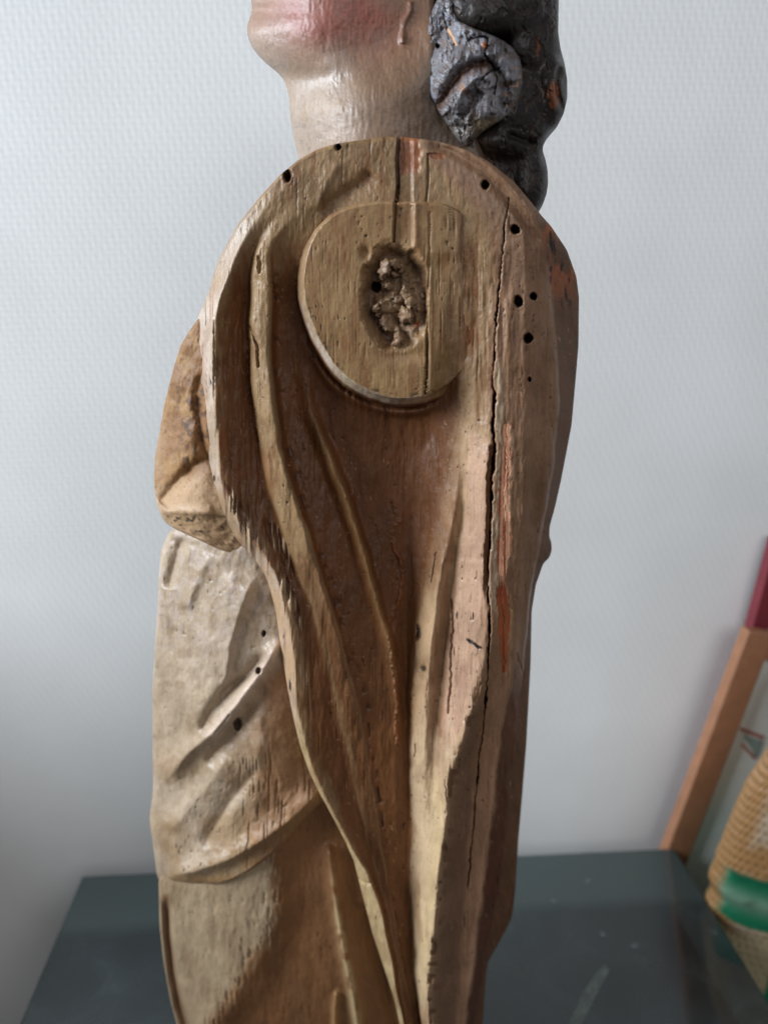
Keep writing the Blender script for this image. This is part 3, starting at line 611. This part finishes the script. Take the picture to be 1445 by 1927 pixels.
    rgba = np.concatenate([col, rough[..., None]], -1)
    h, rgba = bore(U, V, h, rgba, HOLES)
    return h, rgba
rows = np.concatenate([257.3 + 75*(np.linspace(0, 1, 70)**2), np.arange(334, 2116, 2.0)])
def mtop(U, V):
    T = np.interp(U, TOPU[:, 0], TOPU[:, 1], left=-999, right=-999); return V-T+1
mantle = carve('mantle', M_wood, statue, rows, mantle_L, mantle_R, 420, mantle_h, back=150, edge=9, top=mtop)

# ---- shoulder disc (the stump the lost arm was pinned to)
def disc(name):
    nt_, nr_ = 420, 150
    th = np.linspace(-np.pi, np.pi, nt_, endpoint=False); rr = np.interp(th, th_f, rr_f)
    s = np.concatenate([np.linspace(.01, .86, 108), np.linspace(.865, 1.13, nr_-108)])
    Rr = s[:, None]*rr[None]; U = DC[0] + Rr*np.cos(th)[None]; V = DC[1] + Rr*np.sin(th)[None]
    sd = Rr - rr[None] + 2.0*(fbm(U/14, V/14, 201)-.5)
    h = 7 + 0*U; h = h - 3*((U-700)/160)**2 - 2*ss(600, 740, V)
    h -= 4*ss(802, 805, U)*ss(470, 500, V) + 3*ss(860, 880, U)
    col_blot = fbm(U/18, V/70, 230)
    h += 3*(fbm(U/40, V/60, 203)-.5) + 1.2*(fbm(U/7, V/18, 204)-.5)
    rw = ss(825, 890, U + .22*np.clip(V-620, 0, 200) + 14*(fbm(U/30, V/30, 231)-.5))
    rim = 30*np.clip(sd/13, 0, 1) + 75*ss(12, 22, sd); h = h - rim*(1-rw)
    bh = mantle_base(U, V) + .6; h = h*(1-rw) + (bh - 26*ss(-3, 4, sd))*rw + rw*(3.5 - 9*ss(842, 896, U) + 10*(fbm(U/16, V/46, 232)-.5)) - 60*ss(890, 904, U)
    # slot from the top
    slot = ss(745, 748, U)*(1-ss(772, 780, U))*(1-ss(448, 475, V)); h -= 6*slot
    d, t, s_ = seg(U, V, [(744, 380), (743, 420), (742, 455)], 12); h -= 18*(1-ss(1.4, 3.4, d))
    h += 2.5*np.exp(-((U-783)/5)**2)*(1-ss(455, 480, V))
    Uc, Vc = wob(U, V, 1.8, 9, 205)
    Uw, Vw = wob(U, V, 7, 9, 219)
    d, t, s_ = seg(Uc, Vc, [(809, 400), (808, 480), (805, 560), (803, 640), (802, 700), (800, 742)], 12)
    h -= 12*(1-ss(.8, 2.4, d))*ss(600, 690, V) + 3*(1-ss(.8, 2.2, d))
    h += 3*np.exp(-((U-810)/4)**2)*ss(470, 520, V)
    # pit
    e = np.hypot((U-745)/68, (V-560)/102) + .22*(fbm(U/22, V/22, 206)-.5)
    pit = (1-ss(.66, 1.08, e))*(1-ss(800, 805, U)); lump = fbm(U/24, V/24, 207, 3)
    e2 = np.hypot((U-752)/48, (V-560)/84)
    h -= 33*pit; core = (1-ss(.7, 1.1, e2)); h += core*pit*(34*(lump-.28)) + core*pit*4*(vn(U/6, V/6, 214)-.5)
    rs_ = np.random.RandomState(5); hp = h.copy()
    for i_ in range(26):
        a_ = rs_.rand()*2*np.pi; q_ = rs_.rand()**.5; x_ = 752+46*q_*np.cos(a_); y_ = 565+84*q_*np.sin(a_); r_ = 5+9*rs_.rand()**1.5; z_ = -20+16*rs_.rand()
        q2 = 1-((Uw-x_)**2+(Vw-y_)**2*(.6+.6*rs_.rand()))/r_**2; hp = np.where((q2 > 0) & (U < 803), np.maximum(hp, z_+r_*1.1*np.sqrt(np.clip(q2, 0, 1))), hp)
    h = hp
    h += ridge(U, V, [(735, 480), (722, 540), (715, 590)], 9, 12, 14)*pit + ridge(U, V, [(790, 575), (785, 610), (770, 640)], 12, 10, 9)*pit
    h -= 16*np.exp(-(((U-738)/20)**2 + ((V-602)/14)**2)) + 10*np.exp(-(((U-688)/9)**2 + ((V-476)/12)**2))
    h -= 12*np.exp(-(((U-780)/9)**2+((V-500)/30)**2))*pit
    # soft dent to the right-bottom of the pit
    h -= 5*np.exp(-(((U-765)/40)**2+((V-668)/14)**2))
    pits = vn(U/3.2, V/12, 210); pm = ss(.5, .62, fbm(U/40, V/50, 211)); h -= 3.5*ss(.86, .97, pits)*pm
    gr = vn(U/2.6, V/60, 212); h -= 2.0*ss(.74, .95, gr)*ss(800, 830, U) + 1.0*ss(.8, .95, gr)
    nz = fbm(U/30, V/60, 213); nf = fbm(U/8, V/20, 215)
    col = np.empty(U.shape+(3,)); col[:] = OLIVE*np.array([1.02, .96, .86])
    col = lerp(col, s2l(146, 116, 86), ss(820, 880, U+40*(nz-.5)))
    col = lerp(col, STAIN, ss(.4, .62, nz+.12)*ss(850, 885, U)*ss(430, 480, V)*.9)
    col = lerp(col, BARE*.7, ss(.62, .75, nz+.1)*ss(885, 892, U)*.7)
    col = lerp(col, STAIN*1.3, ss(.52, .74, col_blot)*.45); col = lerp(col, s2l(138, 112, 88), pit*.8); col = lerp(col, s2l(96, 70, 52), pit*(1-core)*.75); col = lerp(col, s2l(70, 48, 36), pit*ss(.5, .7, nf)*.5)
    col = lerp(col, STAIN*1.2, ss(.55, .75, nz)*(1-ss(.95, 1.5, e))*(1-pit)*.5)
    orange = ss(.5, .75, np.exp(-(((U-783)/10)**2+((V-610)/8)**2))); col = lerp(col, BARE, orange)
    col = lerp(col, BARE*.8, pit*core*ss(.6, .7, nf)*ss(770, 785, U)*.7)
    col = lerp(col, s2l(205, 190, 174), ss(-3, 1, sd+2*(nf-.5))*(1-ss(12, 18, sd))*(1-ss(770, 830, U))*(.12+.6*ss(-.15, .4, np.sin(th)[None]+0*U))*(.5+.5*ss(.35, .6, nf)))  # highlight on the lower-left rim painted in as a pale chipped edge
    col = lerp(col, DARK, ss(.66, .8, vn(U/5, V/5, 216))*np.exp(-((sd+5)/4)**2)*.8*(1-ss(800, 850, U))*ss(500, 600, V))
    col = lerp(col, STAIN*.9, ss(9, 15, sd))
    col = lerp(col, col*.5, ss(.86, .97, pits)*pm)
    col = lerp(col, s2l(176, 150, 100), ss(.5, .7, nf)*np.exp(-((V-725)/25)**2)*.4)
    rough = .45 - .2*np.exp(-((sd-4)/8)**2); rgba = np.concatenate([col, rough[..., None]], -1)
    h, rgba = bore(U, V, h, rgba, [(708, 540, 9.5, 10)], 40)
    X, Y, Z = on_depth(U, V, -h*S_PX)
    # close the back
    X2, Y2, Z2 = on_depth(U[-1:], V[-1:], np.full((1, nt_), 95*S_PX)); X = np.vstack([X, X2]); Y = np.vstack([Y, Y2]); Z = np.vstack([Z, Z2])
    X3 = X2.mean()+(X2-X2.mean())*.02; Y3 = Y2; Z3 = Z2.mean()+(Z2-Z2.mean())*.02
    X = np.vstack([X, X3]); Y = np.vstack([Y, Y3]); Z = np.vstack([Z, Z3]); rgba = np.concatenate([rgba, rgba[-1:], rgba[-1:]], 0)
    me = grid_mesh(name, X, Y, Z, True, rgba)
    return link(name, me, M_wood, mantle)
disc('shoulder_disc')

# ---- bodice (sleeve side) seen behind the mantle edge
b_L = cv([(575, 394), (590, 384), (600, 373), (615, 362), (650, 340), (690, 328), (720, 320), (760, 310), (800, 303), (860, 292), (910, 290), (940, 294), (962, 300), (972, 304), (985, 313), (996, 330), (1005, 350), (1015, 372), (1030, 403), (1045, 441), (1062, 482), (1072, 505), (1080, 520)], 3)
b_R = cv([(575, 420), (600, 430), (700, 440), (850, 450), (950, 470), (1000, 510), (1072, 560), (1080, 570)], 3)
def bodice_h(U, V, L, R):
    xr = U-L
    h = -62 - 95*np.exp(-np.clip((U-(290+ (V<900)*0)), 0, 999)/46) ; h = -66 - 90*np.clip(1-(U-295)/95, 0, 1)**1.7
    h += ridge(U, V, [(300, 948), (336, 902), (372, 872), (410, 855)], -20, 16, 9, .05)          # crevice above the cuff
    lip = ss(0, 1, (V-(962+(U-300)*.05))/6); h -= lip*(V-(960))*.35                              # underside band
    h += ridge(U, V, [(300, 963), (340, 962), (400, 964)], 8, 10, 10, .05)
    h += 9*(1-ss(900, 945, V-(U-330)*-.3))*0
    h += 20*(fbm(U/30, V/45, 301)-.5)*(1-ss(880, 960, V)) + 2.5*(fbm(U/9, V/14, 302)-.5) + 7*(fbm(U/11, V/8, 303)-.5)*lip
    d, t, s = seg(U, V, [(378, 715), (372, 740), (376, 790), (385, 850)], 30); h -= 14*np.exp(-(d/9)**2)
    nz = fbm(U/25, V/40, 304); nf = fbm(U/8, V/12, 305)
    col = np.empty(U.shape+(3,)); col[:] = OCHRE*.8
    col = lerp(col, s2l(126, 86, 50), ss(.4, .6, nz)*(1-ss(880, 930, V))*.75)
    col = lerp(col, s2l(90, 62, 42), ss(.5, .66, nf)*ss(700, 740, V)*(1-ss(860, 900, V))*ss(310, 360, U)*.95)
    col = lerp(col, PALE, ss(885, 925, V+ (U-350)*.25)*.8)
    col = lerp(col, PALE*.9, (1-ss(0, 26, U-L))*ss(760, 840, V)*.5)
    col = lerp(col, s2l(150, 120, 88), lip*ss(.45, .6, nf)*.7)
    col = lerp(col, DARK, ss(.74, .84, vn(U/4, V/4, 306))*(lip*.6 + .3))
    rough = np.full(U.shape, .62) - .3*ss(940, 965, V)*(1-ss(330, 370, U))
    return h, np.concatenate([col, rough[..., None]], -1)
carve('sleeve', M_robe, statue, np.arange(577, 1079, 2.0), b_L, b_R, 90, bodice_h, back=120, edge=9)

# ---- robe with the overhanging hem
r_L = cv([(988, 334), (995, 326), (1003, 318), (1020, 310), (1040, 303), (1080, 300), (1120, 298), (1200, 293), (1300, 287), (1400, 288), (1480, 289), (1515, 285), (1540, 282), (1560, 284), (1580, 287), (1610, 291), (1640, 295), (1655, 298), (1661, 308), (1665, 345), (1668, 385)], 3)
r_R = cv([(988, 600), (1300, 640), (1480, 650), (1500, 622), (1520, 594), (1545, 570), (1580, 541), (1605, 515), (1625, 491), (1640, 468), (1655, 440), (1663, 420), (1668, 395)], 4)
def robe_h(U, V, L, R):
    xl = np.clip((U-L)/(560-L), 0, 1.3)
    h = -78 - 105*np.clip(1-xl, 0, 1)**2.4 - 26*ss(480, 600, U)
    h += ridge(U, V, [(345, 1010), (330, 1060), (318, 1110)], -19.8, 12, 8) + ridge(U, V, [(400, 1040), (375, 1080), (350, 1150)], 9.9, 16, 12)
    h += ridge(U, V, [(478, 1080), (450, 1150), (432, 1210), (425, 1270), (398, 1335), (370, 1390)], 23.1, 46, 13)      # crest, lit left of it
    h += ridge(U, V, [(500, 1225), (464, 1272), (423, 1300), (395, 1340), (375, 1385)], -24.8, 9, 14)                    # valley
    h += ridge(U, V, [(535, 1195), (510, 1235), (489, 1264), (444, 1328), (400, 1378), (350, 1420), (310, 1475)], 28.0, 16, 15)   # rolled fold
    h += ridge(U, V, [(505, 1290), (470, 1345), (430, 1385), (385, 1440)], -16.5, 8, 20)
    h += ridge(U, V, [(490, 1440), (440, 1500), (400, 1560), (380, 1600)], -13.2, 16, 12)
    h += ridge(U, V, [(430, 1420), (390, 1480), (340, 1540), (310, 1570)], 11.5, 20, 18)
    h += ridge(U, V, [(610, 1480), (545, 1545), (492, 1582), (430, 1618), (365, 1640), (310, 1650)], 24.8, 24, 10)       # roll above the hem
    h += ridge(U, V, [(492, 1290), (484, 1340), (490, 1400), (476, 1470), (482, 1530)], 4.5, 22, 16)
    h += 16*(fbm(U/60, V/80, 401)-.5) + 7*(fbm(U/22, V/34, 402)-.5) + 1.6*(fbm(U/6, V/8, 403)-.5)
    h -= 3*ss(.86, .97, vn(U/4.5, V/6, 404))*ss(.4, .6, fbm(U/50, V/50, 405))
    h -= 4*ss(.72, .9, vn(U/3, V/40, 406))*ss(420, 480, U)*ss(1380, 1440, V)
    d, t, s = seg(U, V, [(432, 1345), (420, 1362), (405, 1380)], 8); h -= 6*(1-ss(.8, 2.4, d))
    nz = fbm(U/40, V/60, 407); nf = fbm(U/9, V/14, 408)
    col = np.empty(U.shape+(3,)); col[:] = s2l(172, 152, 130)
    col = lerp(col, s2l(162, 142, 118), ss(.42, .6, nz)*.6)
    col = lerp(col, s2l(178, 160, 148), ss(.48, .62, nf)*(1-ss(1150, 1300, V))*.7)
    col = lerp(col, s2l(150, 122, 90), ss(1300, 1560, V)*ss(.35, .65, fbm(U/46, V/60, 409))*.75)
    col = lerp(col, s2l(128, 100, 72), ss(.55, .75, fbm(U/20, V/30, 410))*.4)
    br = ss(440, 515, U + 40*(nf-.5) + 50*(nz-.5))*ss(1255, 1320, V + (U-490)*.9)
    br = np.maximum(br, ss(395, 430, U)*ss(0, 22, V-(1345+(470-U)*.9))*(1-ss(1440, 1500, V))*.3)
    col = lerp(col, s2l(136, 96, 62), br*.85)  # brown stain, with the shading of the fold painted in
    col = lerp(col, OCHRE*.8, ss(1560, 1620, V - (U-440)*-.72)*ss(.4, .6, nf)*.4)
    d, t, s = seg(U, V, [(535, 1195), (510, 1235), (489, 1264), (444, 1328), (400, 1378)], 20); col = lerp(col, s2l(205, 182, 165), np.exp(-(d/11)**2)*.8)
    col = lerp(col, OCHRE*.85, np.exp(-((V-1655)/9)**2)*ss(300, 330, U)*.6)
    col = lerp(col, col*.5, ss(.88, .97, vn(U/4.5, V/6, 404))*.6)
    rough = np.full(U.shape, .42) + .1*br
    rgba = np.concatenate([col, rough[..., None]], -1)
    h, rgba = bore(U, V, h, rgba, [(487, 1262, 6, 7), (447, 1363, 8, 12), (497, 1192, 4, 6)], 26)
    return h, rgba
carve('robe', M_robe, statue, np.concatenate([np.arange(989, 1640, 2.0), np.arange(1640, 1668.1, 1.0)]), r_L, r_R, 190, robe_h, back=130, edge=11)

# ---- underskirt
k_L = cv([(1600, 306), (1655, 299), (1700, 300), (1740, 301), (1800, 307), (1850, 315), (1890, 323), (1927, 333), (2120, 352)], 8)
k_R = cv([(1440, 700), (1600, 720), (1700, 760), (1927, 800), (2120, 830)], 8)
k_L2 = cv([(1470, 560), (1500, 545), (1560, 470), (1600, 380), (1640, 310), (1655, 299), (1700, 300), (1740, 301), (1800, 307), (1850, 315), (1890, 323), (1927, 333), (2120, 352)], 4)
def skirt_h(U, V, L, R):
    Uq = U + 6*(fbm(U/20, V/40, 500)-.5)
    cr = np.interp(V, [1500, 1660, 1700, 1780, 1850, 1927, 2120], [505, 506, 514, 492, 452, 402, 330])
    a = np.clip((Uq-(L+8))/np.maximum(cr-L-8, 10), 0, 1)
    h = -106 - 66*(1-a)**1.6
    h -= 26*ss(0, 70, Uq-cr) ; h -= 16*ss(150, 330, Uq-cr)
    d, t, s = seg(U, V, [(312, 1690), (316, 1760), (324, 1830), (336, 1890), (352, 1940), (372, 2115)], 40)
    h -= 24*np.exp(-(d/7)**2)*ss(0, .06, t); h -= np.where(s < 0, 1, 0)*0
    h += ridge(U, V, [(616, 1580), (630, 1690), (645, 1780), (662, 1860), (672, 1927), (700, 2115)], 30, 9, 15, .06)
    h += ridge(U, V, [(634, 1862), (630, 1900), (630, 1940), (632, 2115)], 16, 5, 6, .05)
    h += ridge(U, V, [(690, 1690), (705, 1780), (725, 1860), (745, 1930), (780, 2115)], -22, 16, 14, .06)
    h += 10*(fbm(U/60, V/90, 501)-.5) + 5*(fbm(U/14, V/60, 502)-.5) + 2.5*(fbm(U/5, V/12, 503)-.5)
    h -= 6*ss(.66, .85, vn(U/3, V/26, 504))*np.exp(-((Uq-cr)/22)**2)
    h -= 3*ss(.86, .97, vn(U/3.5, V/22, 505))*ss(.45, .6, fbm(U/40, V/60, 506))
    h += 6*np.exp(-((V-1650)/40)**2)*0
    nz = fbm(U/40, V/70, 507); nf = fbm(U/8, V/18, 508)
    col = np.empty(U.shape+(3,)); col[:] = s2l(170, 148, 120)
    col = lerp(col, s2l(154, 130, 102), ss(.4, .6, nz)*.7)
    br = ss(-6, 20, Uq-cr+30*(nf-.5)); col = lerp(col, s2l(126, 84, 50)*(.75+.5*nz[..., None]), br*.92)
    d1, t1, s1 = seg(U, V, [(616, 1580), (630, 1690), (645, 1780), (662, 1860), (672, 1927), (700, 2115)], 30)
    col = lerp(col, s2l(186, 162, 122), np.exp(-(d1/(4+8*t1))**2)*ss(.02, .3, t1)*ss(.25, .5, nf)*.9)
    d, t, s = seg(U, V, [(634, 1862), (630, 1900), (630, 1940), (632, 2115)], 12); col = lerp(col, OCHRE, np.exp(-(d/5)**2)*.8)
    d, t, s = seg(U, V, [(312, 1690), (316, 1760), (324, 1830), (336, 1890), (352, 1940)], 14); col = lerp(col, STAIN, np.exp(-(d/7)**2)*.8)
    col = lerp(col, s2l(150, 108, 72), np.exp(-((Uq-cr)/12)**2)*ss(1760, 1800, V)*.7)
    rough = np.full(U.shape, .46)
    return h, np.concatenate([col, rough[..., None]], -1)
carve('underskirt', M_robe, statue, np.concatenate([np.arange(1472, 2116, 2.2)]), k_L2, k_R, 220, skirt_h, back=110, edge=10)

# ---- head: chin, cheek and neck
h_L = cv([(-60, 500), (-30, 478), (0, 472), (12, 474), (24, 474), (36, 469), (50, 465), (62, 465), (78, 469), (92, 476), (108, 489), (122, 504), (138, 524), (150, 534), (165, 540), (185, 544), (220, 546), (260, 553), (300, 562), (360, 590)], 5)
h_R = cv([(-60, 820), (30, 816), (190, 822), (225, 890), (360, 930)], 3)
def head_h(U, V, L, R):
    a = np.clip((U-L)/170.0, 0, 1)
    h = -18 - 120*(1-a)**2.2
    d, t, s = seg(U, V, [(440, 84), (480, 96), (530, 122), (590, 138), (650, 140), (720, 126), (790, 84), (860, 10)], 400)
    jaw = np.where(V < 0, 1, 1)*ss(-75, 48, s*d)   # 0 above the jaw line, 1 below
    h -= 40*jaw
    h += 10*np.exp(-(((U-600)/110)**2+((V-10)/90)**2)) + 9*np.exp(-(((U-482)/22)**2+((V-60)/26)**2))
    h -= 7*np.exp(-(((U-478)/30)**2+((V-18)/10)**2))
    h -= 30*ss(730, 860, U)*ss(60, 200, V)
    h += ridge(U, V, [(772, 0), (772, 20), (760, 45), (757, 70), (758, 84)], 4, 6, 5, .05)
    h += 3.5*np.exp(-(((U-757)/7)**2+((V-74)/12)**2))
    h += 2*(fbm(U/40, V/50, 601)-.5) + 0.6*(fbm(U/7, V/14, 602)-.5) + 1.2*(fbm(U/4, V/40, 603)-.5)*ss(140, 200, V)
    h += 1.6*(fbm(U/3.6, V/13, 606)-.5) + .8*(fbm(U/3, V/3, 609)-.5)
    nz = fbm(U/40, V/40, 604); nf = fbm(U/10, V/14, 605)
    col = np.empty(U.shape+(3,)); col[:] = s2l(158, 139, 124)
    col = lerp(col, s2l(150, 126, 102), ss(.4, .62, nz)*.6)
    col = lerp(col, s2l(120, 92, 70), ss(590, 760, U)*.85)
    bl = np.exp(-(((U-606)/105)**2+((V-28)/62)**2)); bl = np.maximum(bl, .75*np.exp(-(((U-680)/90)**2+((V-20)/80)**2)))
    col = lerp(col, s2l(140, 72, 60), np.clip(bl*1.25, 0, .95)*(.75+.5*(nz-.3)))
    col = lerp(col, s2l(120, 88, 62), np.exp(-((U-745)/30)**2)*np.exp(-((V+10)/40)**2)*.5)
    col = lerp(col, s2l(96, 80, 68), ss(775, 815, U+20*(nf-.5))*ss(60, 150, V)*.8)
    col = lerp(col, s2l(170, 120, 80), ss(.62, .72, nz)*(1-ss(560, 580, U))*ss(180, 240, V)*.5)
    col = lerp(col, col*.6, ss(.84, .93, vn(U/5, V/6, 608))*.6)
    rough = .42 + .2*(nz-.5)
    return h, np.concatenate([col, rough[..., None]], -1)
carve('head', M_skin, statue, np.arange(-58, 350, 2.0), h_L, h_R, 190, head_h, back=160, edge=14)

# ---- hair: back mass and the front curl
a_L = cv([(-60, 808), (0, 808), (60, 806), (150, 812), (230, 850), (280, 890), (330, 905), (400, 940)], 8)
a_R = cv([(-60, 1046), (0, 1051), (60, 1050), (90, 1054), (120, 1062), (150, 1067), (185, 1067), (215, 1060), (240, 1047), (262, 1028), (275, 1021), (285, 1021), (300, 1026), (320, 1030), (345, 1031), (365, 1028), (385, 1021), (398, 1014), (420, 1000)], 3)
BL = [(940, 10, 95, 58, 26), (1030, 30, 26, 110, 2), (1000, 80, 44, 60, 10), (1040, 172, 30, 72, 16), (1043, 172, 17, 42, 26), (985, 200, 62, 70, 14), (960, 262, 76, 34, 4), (1003, 340, 32, 66, -2), (1015, 250, 20, 26, 14)]
def hair_h(U, V, L, R):
    base = -70 - 60*np.clip((U-900)/150, 0, 1.2)**1.5
    h = base.copy()
    for x, y, a, b, z in BL:
        q = 1-((U-x)/a)**2-((V-y)/b)**2; hh = base + z + 30*np.clip(q, 0, 1)**.6; hh = np.where(q > 0, hh, -999)
        m = np.clip(hh-h, -14, 14); h = np.where(q > 0, np.maximum(h, hh), h)
    h = gs1(gs1(h, 2.6, 1), 3.5, 0)
    h += 5*(fbm(U/30, V/36, 701)-.5) + 2.0*(fbm(U/9, V/30, 702)-.5) + 1.6*(fbm(U/5, V/6, 706)-.5)
    fm = ss(.56, .58, fbm(U/15, V/22, 720)); h -= 2.4*fm
    h -= 12*np.exp(-((seg(U, V, [(1052, 130), (1046, 150), (1048, 175), (1058, 205)], 30)[0])/5)**2)
    h -= 10*np.exp(-((seg(U, V, [(960, 255), (1000, 270), (1024, 268)], 30)[0])/6)**2)
    nz = fbm(U/22, V/28, 703); nf = fbm(U/7, V/9, 704)
    col = np.empty(U.shape+(3,)); col[:] = s2l(46, 40, 38)
    col = lerp(col, s2l(42, 32, 27), ss(.4, .6, nz)*.7); col = lerp(col, s2l(64, 52, 45), fm*.6)
    o1 = ss(.35, .6, np.exp(-(((U-1042+8*(nf-.5))/13)**2+((V-178)/30)**2))+.25*(nf-.5)); col = lerp(col, s2l(136, 80, 48), o1*.9)
    col = lerp(col, s2l(150, 84, 48), np.exp(-((U-1016-(V-60)*-.12)/3)**2)*ss(40, 70, V)*(1-ss(100, 130, V))*ss(.4, .55, nf)*.8)
    col = lerp(col, s2l(96, 78, 62), np.exp(-(((U-905)/22)**2+((V-290)/30)**2))*.8)
    col = lerp(col, DARK*.5, ss(.82, .92, vn(U/5, V/5, 705))*.7)
    rough = .42 + .25*(nz-.4)
    return h, np.concatenate([col, rough[..., None]], -1)
hair = carve('hair', M_hair, statue, np.arange(-58, 420, 2.0), a_L, a_R, 150, hair_h, back=120, edge=16)

c_L = cv([(-60, 850), (-20, 830), (0, 822), (30, 808), (60, 803), (100, 800), (150, 801), (172, 805), (190, 815), (208, 824), (225, 835), (245, 848), (260, 858), (270, 866), (275, 874)], 4)
c_R = cv([(-60, 860), (-20, 858), (0, 856), (22, 858), (40, 866), (52, 886), (62, 915), (75, 945), (90, 965), (110, 978), (135, 983), (160, 983), (185, 975), (205, 966), (222, 950), (235, 928), (250, 905), (262, 895), (270, 890), (275, 880)], 4)
def curl_h(U, V, L, R):
    x, y = U-895, V-155; q = 1-(x/92)**2-(y/125)**2
    h = -52 + 62*np.sqrt(np.clip(q, 0.02, 1)) - 8*ss(900, 980, U)
    h -= 30*(1-ss(0, 60, V+10))*0
    # the curl winds inward: hollow under an arched strand, smaller strand inside
    h += ridge(U, V, [(822, 205), (842, 172), (862, 140), (890, 120), (922, 118), (945, 140), (952, 175), (944, 205)], -16, 9, 8, .04)
    h += ridge(U, V, [(818, 175), (832, 140), (856, 112), (892, 96), (930, 98), (958, 122), (966, 160)], 8, 14, 12, .05)
    h += ridge(U, V, [(850, 205), (870, 170), (895, 145), (918, 145), (930, 165)], 10, 11, 10, .04)
    h += ridge(U, V, [(868, 225), (890, 195), (905, 170)], -14, 7, 7, .05)
    h += ridge(U, V, [(878, 235), (884, 212), (890, 190)], 9, 5, 6, .05)
    h += ridge(U, V, [(830, 222), (850, 238), (880, 240)], -10, 7, 8, .05)
    h -= 14*ss(0, 12, seg(U, V, [(900, 262), (888, 225), (884, 200)], 200)[0]*seg(U, V, [(900, 262), (888, 225), (884, 200)], 200)[2]*-1)*0
    h += ridge(U, V, [(846, 0), (850, 30), (870, 52), (905, 62)], 8, 12, 10, .05)
    h += 9*(fbm(U/18, V/20, 801)-.5) + 4*(vn(U/9, V/26, 810)-.5) + 2*(fbm(U/7, V/8, 802)-.5)
    h -= 5*ss(.75, .9, vn(U/3.5, V/14, 803))*ss(.4, .6, fbm(U/40, V/40, 804))
    fm = ss(.55, .575, fbm(U/13, V/18, 820)); h -= 2.6*fm + 2.0*ss(.60, .62, fbm(U/6, V/9, 821))
    cracks = 0*U
    for pts in ([(880, 76), (905, 68), (918, 72), (912, 105)], [(915, 105), (928, 125), (935, 150), (930, 175)], [(905, 150), (925, 132), (940, 128)]):
        Uc, Vc = wob(U, V, 3, 8, 805); d, t, s = seg(Uc, Vc, pts, 10); cracks = np.maximum(cracks, 1-ss(.8, 2.6, d))
    h -= 7*cracks
    nz = fbm(U/20, V/24, 806); nf = fbm(U/6, V/8, 807)
    col = np.empty(U.shape+(3,)); col[:] = s2l(134, 135, 144)  # bluish window sheen painted into the curl's grey
    col = lerp(col, s2l(92, 84, 82), ss(.42, .6, nz)*.5)
    col = lerp(col, s2l(118, 112, 104), ss(205, 235, V)*.7)
    col = lerp(col, s2l(84, 74, 70), fm*.55); col = lerp(col, s2l(104, 80, 64), ss(.60, .62, fbm(U/6, V/9, 821))*.6)
    inn = np.exp(-(((U-890)/40)**2+((V-165)/42)**2))
    gv = seg(U, V, [(826, 200), (846, 168), (866, 142), (890, 124), (915, 122)], 30)[0]; col = lerp(col, s2l(84, 58, 44), np.exp(-(gv/10)**2)*.9)
    plate = np.exp(-(((U-920)/22)**2+((V-175)/42)**2)); col = lerp(col, s2l(160, 157, 162), ss(.35, .6, plate)*.8)  # left-facing plate painted lighter, as if lit
    col = lerp(col, s2l(150, 108, 80), ss(.55, .66, nf)*ss(.5, .8, np.exp(-(((U-872)/18)**2+((V-155)/30)**2)))*.85)
    col = lerp(col, s2l(80, 66, 58), np.exp(-(seg(U, V, [(892, 190), (888, 225), (882, 262)], 20)[0]/5)**2)*.8)
    col = lerp(col, s2l(160, 100, 66), ss(.4, .7, np.exp(-(((U-912)/9)**2+((V-84)/8)**2)))*.95)
    col = lerp(col, s2l(196, 150, 112), ss(.64, .72, nf)*ss(940, 955, U)*.8)
    d, t, s = seg(U, V, [(843, 55), (852, 72), (858, 84)], 8); col = lerp(col, s2l(206, 160, 120), 1-ss(1.2, 3, d))
    col = lerp(col, s2l(122, 108, 84), ss(885, 900, U)*ss(215, 232, V)*.9)
    col = lerp(col, DARK*.5, cracks*.9)
    rough = .36 + .2*(nz-.4)
    rgba = np.concatenate([col, rough[..., None]], -1)
    return bore(U, V, h, rgba, [(824, 87, 5, 5)], 20)
carve('curl', M_hair, hair, np.arange(-58, 274, 1.5), c_L, c_R, 130, curl_h, back=40, edge=14)
